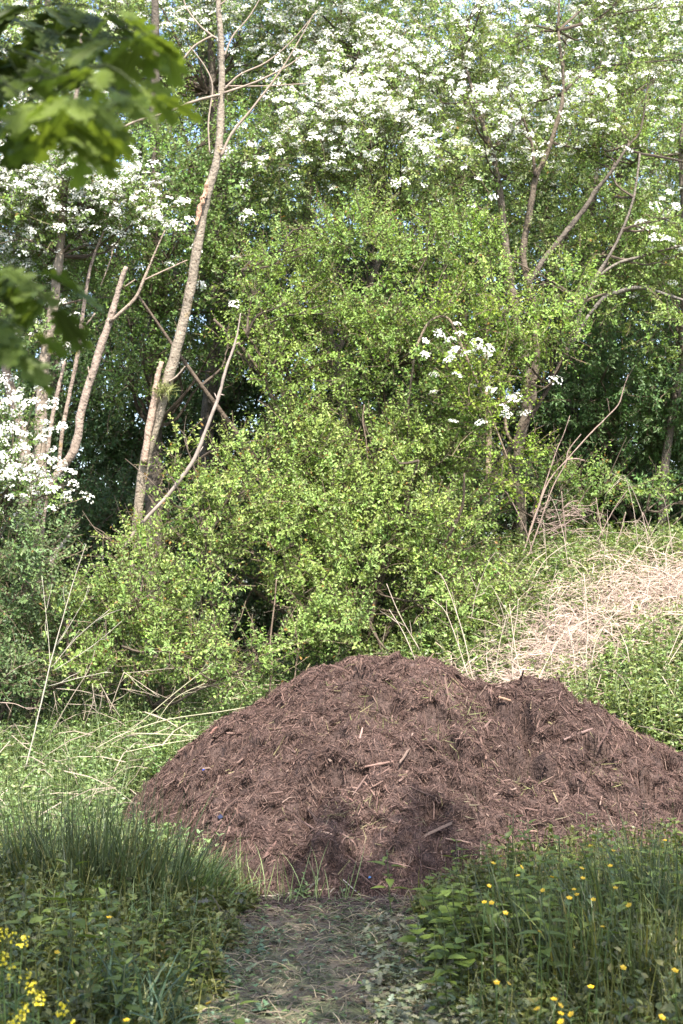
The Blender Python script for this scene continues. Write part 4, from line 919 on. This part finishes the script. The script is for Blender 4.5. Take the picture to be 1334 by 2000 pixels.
cane('bare_sapling', [[(50, 1500, 5), (65, 1440, 5), (80, 1375, 5), (100, 1290, 4.5), (122, 1210, 3.5), (142, 1140, 3), (168, 1063, 1.5)], [(100, 1305, 3), (150, 1245, 2.5), (215, 1190, 1.5)], [(105, 1310, 3), (180, 1262, 2.5), (238, 1213, 1.5)],
     [(98, 1300, 2.5), (94, 1240, 2), (82, 1125, 1.2)], [(112, 1260, 2), (140, 1215, 1.8), (160, 1180, 1)], [(95, 1340, 2), (150, 1325, 2), (210, 1312, 1.2)]], 9.6, WH, 'bare whitish sapling standing left of the heap in front of the shrubs', 'sapling')
cane('dead_plant', [[(185, 1463, 4), (245, 1432, 4), (330, 1405, 4), (430, 1390, 3.5), (522, 1374, 2.5)], [(255, 1432, 3), (320, 1434, 3), (388, 1437, 2)], [(250, 1432, 3), (340, 1355, 3), (410, 1300, 2)], [(300, 1420, 2), (340, 1365, 2), (400, 1335, 1.5)], [(240, 1470, 2.5), (310, 1455, 2.5), (400, 1440, 2)]], 9.5, (.50, .46, .30),
     'long pale forked stem lying over the weeds towards the left rim of the heap', 'dry stem')
cane('dead_plant', [[(212, 1395, 3), (228, 1350, 3), (242, 1313, 3)], [(242, 1313, 2.5), (275, 1335, 2.5), (312, 1362, 2)], [(242, 1315, 2), (290, 1310, 2), (340, 1305, 1.5)], [(235, 1345, 2), (280, 1352, 2), (310, 1362, 1.5)], [(195, 1335, 3), (215, 1370, 3), (236, 1402, 2.5)]], 10.0, (.40, .33, .25),
     'pale dry stems bent into a peak left of the heap', 'dry stem')
cane('dead_plant', [[(95, 1440, 3), (135, 1370, 3), (172, 1310, 2.5), (185, 1270, 1.5)], [(110, 1345, 3), (160, 1350, 3), (205, 1362, 2)], [(130, 1375, 2.5), (190, 1378, 2.5)], [(180, 1335, 2.5), (188, 1390, 2.5)], [(105, 1350, 2), (112, 1392, 2)], [(200, 1350, 2), (196, 1385, 2)]], 10.0, (.38, .31, .24),
     'tangle of pinkish dry stems behind the bare whitish sapling', 'dry stem')
cane('dead_plant', [[(0, 1372, 3), (30, 1375, 3), (55, 1385, 2.5), (70, 1382, 1.5)], [(10, 1320, 2), (40, 1300, 1.5)]], 10.0, (.42, .32, .26), 'pale bent stem lying at the left edge', 'dry stem')
# canes on the bank
cn = [([(1012, 1110, 5), (1045, 1010, 6), (1072, 940, 5), (1110, 895, 5), (1150, 850, 4.5), (1180, 820, 4), (1208, 790, 3.5), (1216, 765, 3), (1227, 732, 2)], 'longest arching cane rising right from the furrowed trunk'),
      ([(1020, 1120, 4), (1055, 1020, 4.5), (1080, 950, 4.5), (1105, 905, 4), (1110, 880, 4), (1135, 848, 2.5)], 'cane forked beside the longest arching cane'),
      ([(1030, 1050, 3), (1060, 960, 4), (1085, 885, 4), (1100, 850, 3), (1113, 812, 2)], 'straight cane standing left of the longest arching cane'),
      ([(1105, 898, 4), (1125, 896, 4), (1142, 899, 2)], 'short level twig at the fork of the canes'),
      ([(1045, 1150, 3), (1035, 1060, 3), (1000, 980, 3), (985, 960, 2), (980, 985, 1.5)], 'cane curling over at the left of the furrowed trunk'),
      ([(1100, 1100, 3), (1105, 1050, 4), (1100, 1000, 3.5), (1097, 960, 3)], 'upright cane right of the furrowed trunk base'),
      ([(1165, 1060, 3), (1185, 1020, 3.5), (1205, 985, 3), (1225, 958, 2)], 'slanting reddish cane further right on the bank'),
      ([(1178, 1050, 3), (1170, 1010, 3), (1164, 972, 2)], 'upright short cane beside the slanting reddish cane'),
      ([(1200, 1075, 2.5), (1215, 1030, 3), (1222, 1000, 2)], 'thin cane near the right edge of the bank top'),
      ([(1268, 1060, 2.5), (1260, 1030, 3), (1255, 1000, 3), (1275, 1050, 2)], 'hooked thin cane at the right of the bank top')]
for l_, lab in cn: cane('bramble', [l_], 12.3, (.34, .25, .21), lab, 'cane', 'bramble canes on the bank')
lines = []
for k_ in range(34):
    a, b = rng.uniform(1035, 1120), rng.uniform(985, 1050); d = rng.uniform(20, 50)
    lines.append([(a, b, 2.5), (a + d * .5, b - rng.uniform(-4, 12), 2.2), (a + d, b - rng.uniform(-8, 18), 1.2)])
cane('brushwood_pile', lines, 12.4, (.36, .27, .23), 'pile of thin dead brushwood at the foot of the furrowed trunk', 'brushwood')
st = [[(915, 1325), (895, 1260), (870, 1195), (842, 1170)], [(925, 1335), (905, 1240), (875, 1150), (860, 1120)], [(1003, 1342), (1000, 1270), (1010, 1200), (1012, 1170)], [(1025, 1340), (1010, 1290), (1000, 1220), (995, 1180)], [(1045, 1338), (1075, 1280), (1105, 1235), (1160, 1205)],
      [(1125, 1345), (1122, 1290), (1112, 1240), (1085, 1130)], [(1150, 1360), (1145, 1280), (1148, 1220), (1140, 1120)], [(1235, 1345), (1225, 1270), (1200, 1215), (1180, 1190)], [(1270, 1370), (1300, 1300), (1325, 1240), (1345, 1200)], [(1280, 1350), (1310, 1290), (1350, 1230)],
      [(1155, 1300), (1165, 1250), (1195, 1205), (1230, 1180)], [(815, 1300), (790, 1240), (760, 1190)], [(820, 1270), (780, 1200), (755, 1140)], [(965, 1330), (975, 1260), (990, 1200)], [(1020, 1180), (1060, 1100), (1110, 1060)], [(1040, 1220), (1000, 1150), (940, 1080)],
      [(1290, 1200), (1270, 1150), (1230, 1120), (1180, 1115)], [(1334, 1140), (1280, 1110), (1220, 1105), (1190, 1130)], [(1330, 1190), (1310, 1140), (1300, 1080), (1320, 1040)]]
for k_, l_ in enumerate(st):
    cane('dead_weed', [[(a, b, 3.6 - 2.2 * i / len(l_)) for i, (a, b) in enumerate(l_)]], 10.3 if l_[0][1] > 1230 else 11.6, (.56, .46, .36), 'pale dry stalk standing or arching out of the bank right of the heap', 'dry stalk', 'dry stalks on the bank')
for k_ in range(26):
    a, b = rng.uniform(860, 1334), 0; b = np.interp(a, [860, 1100, 1334], [1290, 1190, 1120]) + rng.uniform(-90, 110); ln_ = rng.uniform(50, 150); dx = rng.uniform(-45, 60)
    cane('dead_weed', [[(a, b, 2.2), (a + dx * .3, b - ln_ * .5, 1.8), (a + dx, b - ln_, 1.2), (a + dx * 1.6, b - ln_ * rng.uniform(.8, 1.1), .8)]], 11.0 if b > 1200 else 11.9, (.50, .41, .33), 'pale dry stalk standing or arching out of the bank right of the heap', 'dry stalk', 'dry stalks on the bank')
# slim leafless stems in shrub
for l_, lab in [([(524, 1400, 9), (527, 1350, 8), (531, 1300, 7), (528, 1250, 6), (535, 1190, 5), (540, 1130, 4)], 'slim brown sapling stem rising at the left shoulder of the heap'), ([(576, 1340, 6), (578, 1300, 5), (582, 1260, 5), (570, 1200, 3)], 'thinner sapling stem right of the slim brown one'),
                ([(712, 790, 3), (708, 820, 3), (715, 860, 3), (718, 900, 2)], 'whitish wavy twig hanging in the shade above the central shrub')]:
    cane('bare_sapling', [l_], 11.0 if l_[0][1] > 1200 else 11.5, (.26, .19, .14), lab, 'stem')

# grass tufts
def tuft(px, Y, n, h, sp, col, bends, label, wd=.007, lean=(0, 0), hz=.12):
    c = gp(px, Y); g = Geo()
    x = c[0] + rng.normal(0, sp, n); y = Y + rng.normal(0, sp * .7, n); a = rnd(n) * 6.283
    for t, b in enumerate(bends):
        s = np.arange(n) % len(bends) == t; q_ = s.sum()
        out = np.stack([(x[s] - c[0]) * 1.2 + rng.normal(0, hz, q_) + lean[0], (y[s] - Y) * 1.2 + rng.normal(0, hz, q_) + lean[1], np.ones(q_)], -1)
        g.scatter(BLADES[b], np.stack([x[s], y[s], ground_h(x[s], y[s]) - .01], -1), norm(out), np.stack([np.cos(a[s]) + lean[0] * 3, np.sin(a[s]), 0 * a[s]], -1), h * rng.uniform(.55, 1.12, q_), wd * rng.uniform(.6, 1.2, q_), np.array(col) * rng.uniform(.6, 1.4, (q_, 1)) * np.where(rnd(q_, 1) < .10, np.array([[2.4, 1.7, 1.6]]), 1.0))
    return tag(g.build('grass_tuft', M_GRASS, origin=c), label, 'grass tuft', 'grass tufts beside the path')
GG = (.060, .082, .031)
tuft(90, 6.9, 280, .62, .16, GG, (0, 0, 1, 2), 'tall dark upright grass tuft at the left, in front of the sunlit weeds', lean=(0, 0))
tuft(185, 6.8, 340, .68, .15, GG, (0, 0, 1, 2), 'tallest dark grass tuft left of the heap, seed stems above it')
tuft(280, 6.9, 200, .56, .12, GG, (0, 0, 1, 2), 'dark grass tuft reaching over the left corner of the heap')
tuft(20, 7.0, 160, .45, .16, (.07, .11, .045), (0, 1, 2), 'shorter grass tuft at the left edge of the picture')
tuft(365, 7.1, 260, .38, .10, (.13, .19, .06), (1, 2, 3), 'lighter arching grass tuft overhanging the heap foot at left', lean=(.25, 0))
tuft(250, 6.3, 300, .30, .18, (.10, .15, .055), (2, 3, 4), 'low curly grass tuft in front of the dark ones at left')
tuft(260, 5.0, 120, .42, .10, (.07, .11, .06), (2, 3, 4), 'broad arching grass tuft near the camera at lower left', wd=.012)
tuft(1300, 6.0, 300, .62, .16, GG, (0, 0, 1, 2), 'tall dark grass tuft at the right edge')
tuft(1120, 5.7, 200, .46, .18, (.075, .09, .03), (0, 0, 1, 2), 'dark upright grass tuft among the buttercups')
tuft(1215, 5.3, 150, .48, .14, (.12, .135, .032), (0, 1, 1, 2), 'yellowish green grass tuft at right, nearer than the dark ones', wd=.010)
tuft(1330, 5.0, 220, .46, .18, (.08, .095, .033), (0, 1, 2, 3), 'dense grass tuft in the lower right corner')
tuft(1050, 6.4, 130, .42, .16, GG, (0, 0, 1), 'thin dark grass tuft behind the buttercups')
tuft(150, 6.85, 26, .92, .12, (.085, .11, .05), (0, 0, 1), 'few tall thin seed stalks standing above the tallest dark grass at left', wd=.004)
tuft(1240, 5.6, 22, .70, .14, (.085, .12, .05), (0, 0, 1), 'few thin seed stalks standing above the grass at right', wd=.004)
# nettles (individual plants)
def make_nettle(h, K, L, col, tpl=NETTLE, wd=.55):
    g1, g2 = Geo(), Geo()
    ln = rng.normal(0, .06, 3); top = np.array([ln[0], ln[1], 1]) * h
    g1.tube([(0, 0, -.03), top * .5 + rng.normal(0, .01, 3), top], [.0035, .003, .0018], 5, np.array([.10, .12, .05]), .05, 3)
    ph = rnd(1)[0] * 6
    for j in range(K):
        t = .22 + .78 * (j // 2 + .5) / (K / 2); a = ph + (j % 2) * math.pi + (j // 2) * 1.57 + rng.normal(0, .2)
        A = norm(np.array([math.cos(a), math.sin(a), .12 + rng.normal(0, .12) + (.5 if t > .93 else 0)])); N = norm(np.array([0, 0, 1.]) + rng.normal(0, .15, 3))
        sz = (1.05 - .6 * max(0, (t - .7) / .3)) * (.55 + .6 * min(1, t * 1.8)) * rng.uniform(.85, 1.1)
        g2.scatter(tpl, (top * t + A * .015)[None], A[None], N[None], L * sz, L * sz * wd, np.array(col) * rng.uniform(.8, 1.2))
    return g1, g2
protos = []
def nettle_proto(h, K, L, col, **kw):
    g1, g2 = make_nettle(h, K, L, col, **kw)
    r = empty('nettle_plant', (0, 0, 0), 'x', 'nettle'); s_ = g1.build('stem', M_LEAF2, r, True); f_ = g2.build('leaves', M_LEAF2, r)
    return r
pool = [nettle_proto(h, K, L, c) for h, K, L, c in [(.50, 14, .085, (.115, .155, .025)), (.42, 12, .08, (.10, .135, .026)), (.36, 12, .075, (.105, .14, .028)), (.46, 14, .07, (.09, .12, .026)), (.30, 10, .07, (.10, .135, .026))]]
used_ = [False] * len(pool)
def place(pool, used_, i, loc, rz, sc_, label, group, cat='nettle'):
    if not used_[i]: r = pool[i]; used_[i] = True
    else:
        r = pool[i].copy(); COL.objects.link(r)
        for ch in list(pool[i].children):
            c = ch.copy(); COL.objects.link(c); c.parent = r
    r.location = [float(a) for a in loc]; r.rotation_euler = (0, 0, rz); r.scale = (sc_,) * 3
    tag(r, label, cat, group); return r
spec = [(148, 5.2, 0, 1.1, 'tall nettle with broad level leaves in front of the dark left grass'), (215, 5.3, 1, 1.0, 'nettle just right of the tall broad-leaved one at left'), (60, 5.4, 3, 1.0, 'nettle near the left edge above the yellow flowers'), (258, 5.1, 2, 1.0, 'nettle at left, nearest to the path of the tall ones'),
        (110, 5.5, 1, .95, 'nettle behind and left of the tall broad-leaved one'), (455, 4.95, 4, .9, 'small nettle on the left verge by the bottom of the path'), (765, 7.0, 4, 1.15, 'lone nettle leaning against the dark heap foot, right of the path')]
for px, Y_, i, s_, lab in spec: place(pool, used_, i, gp(px, Y_), rnd(1)[0] * 6, s_, lab, 'nettles left of the path' if px < 600 else 'nettles right of the path')
for k_ in range(46):
    px = rng.uniform(-20, 420); Y_ = rng.uniform(4.7, 6.3); s_ = rng.uniform(.45, .85)
    if px > 330: s_ *= .6
    place(pool, used_, rng.integers(0, 5), gp(px, Y_), rnd(1)[0] * 6, s_, 'nettle among the shaded weeds left of the path', 'nettles left of the path')
for k_ in range(100):
    px = rng.uniform(850, 1360); Y_ = rng.uniform(5.2, 7.3); s_ = rng.uniform(.65, 1.0)
    if px < 960: s_ *= .75
    place(pool, used_, rng.integers(0, 5), gp(px, Y_), rnd(1)[0] * 6, s_, 'nettle among the shaded weeds and buttercups right of the path', 'nettles right of the path')
# round-leaved weeds right of path
rp = []
for h in (.34, .28, .40):
    g1, g2 = make_nettle(h, 10, .085, (.12, .165, .03), tpl=ROUND, wd=.85)
    r = empty('broadleaf_weed', (0, 0, 0), 'x', 'weed'); g1.build('stem', M_LEAF2, r, True); g2.build('leaves', M_LEAF2, r); rp.append(r)
ru = [False] * 3
for k_, (px, Y_) in enumerate([(905, 6.3), (872, 6.5), (850, 6.1), (930, 6.1), (955, 5.9), (880, 5.9), (820, 6.0), (900, 5.6), (985, 6.3), (840, 6.6), (1010, 6.1)]):
    place(rp, ru, k_ % 3, gp(px, Y_), rnd(1)[0] * 6, rng.uniform(.8, 1.05), 'round-leaved weed beside the right edge of the path, next to the heap foot', 'round-leaved weeds right of the path', 'weed')
# wilted plant at left
g = Geo(); c = gp(425, 6.6); n = 14
P = np.array(c) + np.stack([rng.normal(0, .06, n), rng.normal(0, .06, n), rng.uniform(.03, .16, n)], -1)
g.scatter(LOBED, P, rng.normal(0, 1, (n, 3)) + (0, 0, .2), norm(rng.normal(0, .6, (n, 3)) + (0, -.3, .7)), rng.uniform(.03, .06, n), .03, np.array([.085, .085, .06]) * rng.uniform(.7, 1.3, (n, 1)))
g.tube([c, np.array(c) + (.02, 0, .1), np.array(c) + (-.02, 0, .17)], [.003, .003, .002], 5, (.12, .1, .08), .1, 2)
tag(g.build('wilted_plant', M_LEAF2, origin=c), 'wilted purplish plant at the left foot of the heap beside the pale pole', 'plant')

# buttercups
def petals(g, c, ax, R_, col, n=5, cup=.5):
    ax = norm(ax); e0 = norm(np.cross(ax, [.3, .8, .1])); e1 = np.cross(ax, e0)
    for k in range(n):
        a = k * 2 * math.pi / n; d = e0 * math.cos(a) + e1 * math.sin(a)
        A = norm(d + ax * cup); g.scatter(ROUND, (c)[None], A[None], (ax - d * cup)[None], R_, R_ * 1.0, np.array(col) * rng.uniform(.9, 1.1))
BC = [(1153, 1653), (978, 1673), (963, 1687), (1018, 1694), (1012, 1711), (1136, 1697), (1138, 1716), (1197, 1662), (1299, 1642), (955, 1731), (1060, 1740), (1078, 1714), (1121, 1738), (1127, 1748), (1112, 1755), (1159, 1758), (1202, 1735), (960, 1764), (946, 1763),
      (987, 1784), (1192, 1692), (1053, 1820), (1229, 1769), (1177, 1811), (1217, 1891), (1318, 1897), (970, 1920), (993, 1922), (1154, 1929), (1082, 1953), (1050, 1972), (1095, 1981), (1094, 1965), (1116, 1982), (1096, 1997), (1292, 1988),
      (213, 1793), (111, 1861), (408, 1960), (247, 1994)]
bc_lab = {0: 'buttercup highest against the heap edge right of centre, on a long stem', 8: 'buttercup alone at the far right against the mulch', 9: 'leftmost low buttercup beside the round-leaved weeds', 24: 'buttercup alone in the yellowish grass at lower right', 28: 'large open buttercup at lower right below the grass tuft',
          30: 'large buttercup near the bottom edge, left of the bottom cluster', 36: 'single buttercup among the nettles at left', 37: 'single buttercup just right of the yellow mustard at left', 38: 'single orange-yellow buttercup on the left verge of the path', 39: 'single buttercup at the bottom edge left of the path'}
for k_, (px, py) in enumerate(BC):
    # depth: where the flower stands about 0.4 m above the verge
    ht = rng.uniform(.40, .48) if py < 1850 else rng.uniform(.34, .42)
    if px < 420: ht = .38
    Y_ = (CAMZ - ht - .09) * F / (py - 1156)
    Y_ = min(max(Y_, 3.6), 7.0); tip = at(px, py, Y_); gz = float(ground_h(tip[0], Y_))
    base = np.array([tip[0] + rng.normal(0, .03), Y_ + rng.normal(0, .03), gz])
    root = empty('buttercup', base, bc_lab.get(k_, 'yellow buttercup rising from the shaded weeds at right' if k_ < 36 else ''), 'flower', 'buttercups beside the path')
    g1, g2 = Geo(), Geo()
    g1.tube([base - (0, 0, .02), base + (tip - base) * .5 + rng.normal(0, .012, 3), tip], [.0022, .0018, .0014], 5, (.09, .14, .04), 0, 4)
    ax = norm(np.array([rng.normal(0, .35), -.3 + rng.normal(0, .3), 1]))
    petals(g2, tip, ax, rng.uniform(.0095, .0125), (.62, .40, .01), 5, .55)
    g2.scatter(PENT, (tip + ax * .004)[None], norm(np.cross(ax, [1, 0, 0]))[None], ax[None], .006, .006, np.array([.5, .36, .02]))
    child(g1.build('stem', M_LEAF2, smooth_=True), root); child(g2.build('flower', M_PETAL), root)
# yellow mustard
for k_, (px, py, n_, lab) in enumerate([(44, 1835, 14, 'yellow mustard flower head, right one of the topmost at the left edge'), (5, 1822, 14, 'yellow mustard flower head cut by the left edge, topmost'), (4, 1869, 18, 'yellow mustard flower head at the left edge below the topmost'), (22, 1828, 8, 'small yellow mustard head between the two topmost ones'),
                              (28, 1895, 10, 'loose yellow mustard head near the left edge, mid height'), (50, 1901, 7, 'sparse yellow mustard head right of the loose one'), (64, 1927, 14, 'yellow mustard head directly above the largest one'), (75, 1946, 20, 'largest dense yellow mustard head at lower left'),
                              (120, 1965, 14, 'rightmost yellow mustard head at lower left'), (46, 1972, 14, 'yellow mustard head above the bottom left corner'), (30, 1990, 14, 'yellow mustard head in the bottom left corner'), (137, 1998, 8, 'yellow mustard head cut by the bottom edge')]):
    ht = .42; Y_ = min(max((CAMZ - ht - .1) * F / (py - 1156), 3.5), 6); tip = at(px, py, Y_)
    base = np.array([tip[0] + rng.normal(0, .02), Y_, float(ground_h(tip[0], Y_))])
    root = empty('mustard_plant', base, lab, 'flower', 'yellow mustard at lower left')
    g1, g2 = Geo(), Geo()
    g1.tube([base - (0, 0, .02), base + (tip - base) * .5 + rng.normal(0, .01, 3), tip - (0, 0, .02)], [.003, .0025, .002], 5, (.12, .17, .05), 0, 4)
    for j in range(n_ * 2):
        a = rnd(1)[0] * 6.283; rr = .019 * math.sqrt(rnd(1)[0]); zz = rng.uniform(-.022, .014)
        p = tip + np.array([rr * math.cos(a), rr * math.sin(a), zz]); ax = norm(np.array([math.cos(a) * .8, math.sin(a) * .8 - .2, .7]))
        petals(g2, p, ax, .0046, (.62, .50, .01), 4, .25)
        if j % 3 == 0: g1.tube([tip - (0, 0, .035), p], [.0008, .0006], 3, (.14, .19, .05), 0, 1)
    for j in range(8):
        t = rng.uniform(.2, .85); a = rnd(1)[0] * 6.283; A = norm(np.array([math.cos(a), math.sin(a), .6]))
        g1.scatter(LEAF8, (base + (tip - base) * t)[None], A[None], np.array([[0, 0, 1.]]), .04, .014, np.array([.08, .13, .04]))
    child(g1.build('stem', M_LEAF2), root); child(g2.build('flower_head', M_PETAL), root)
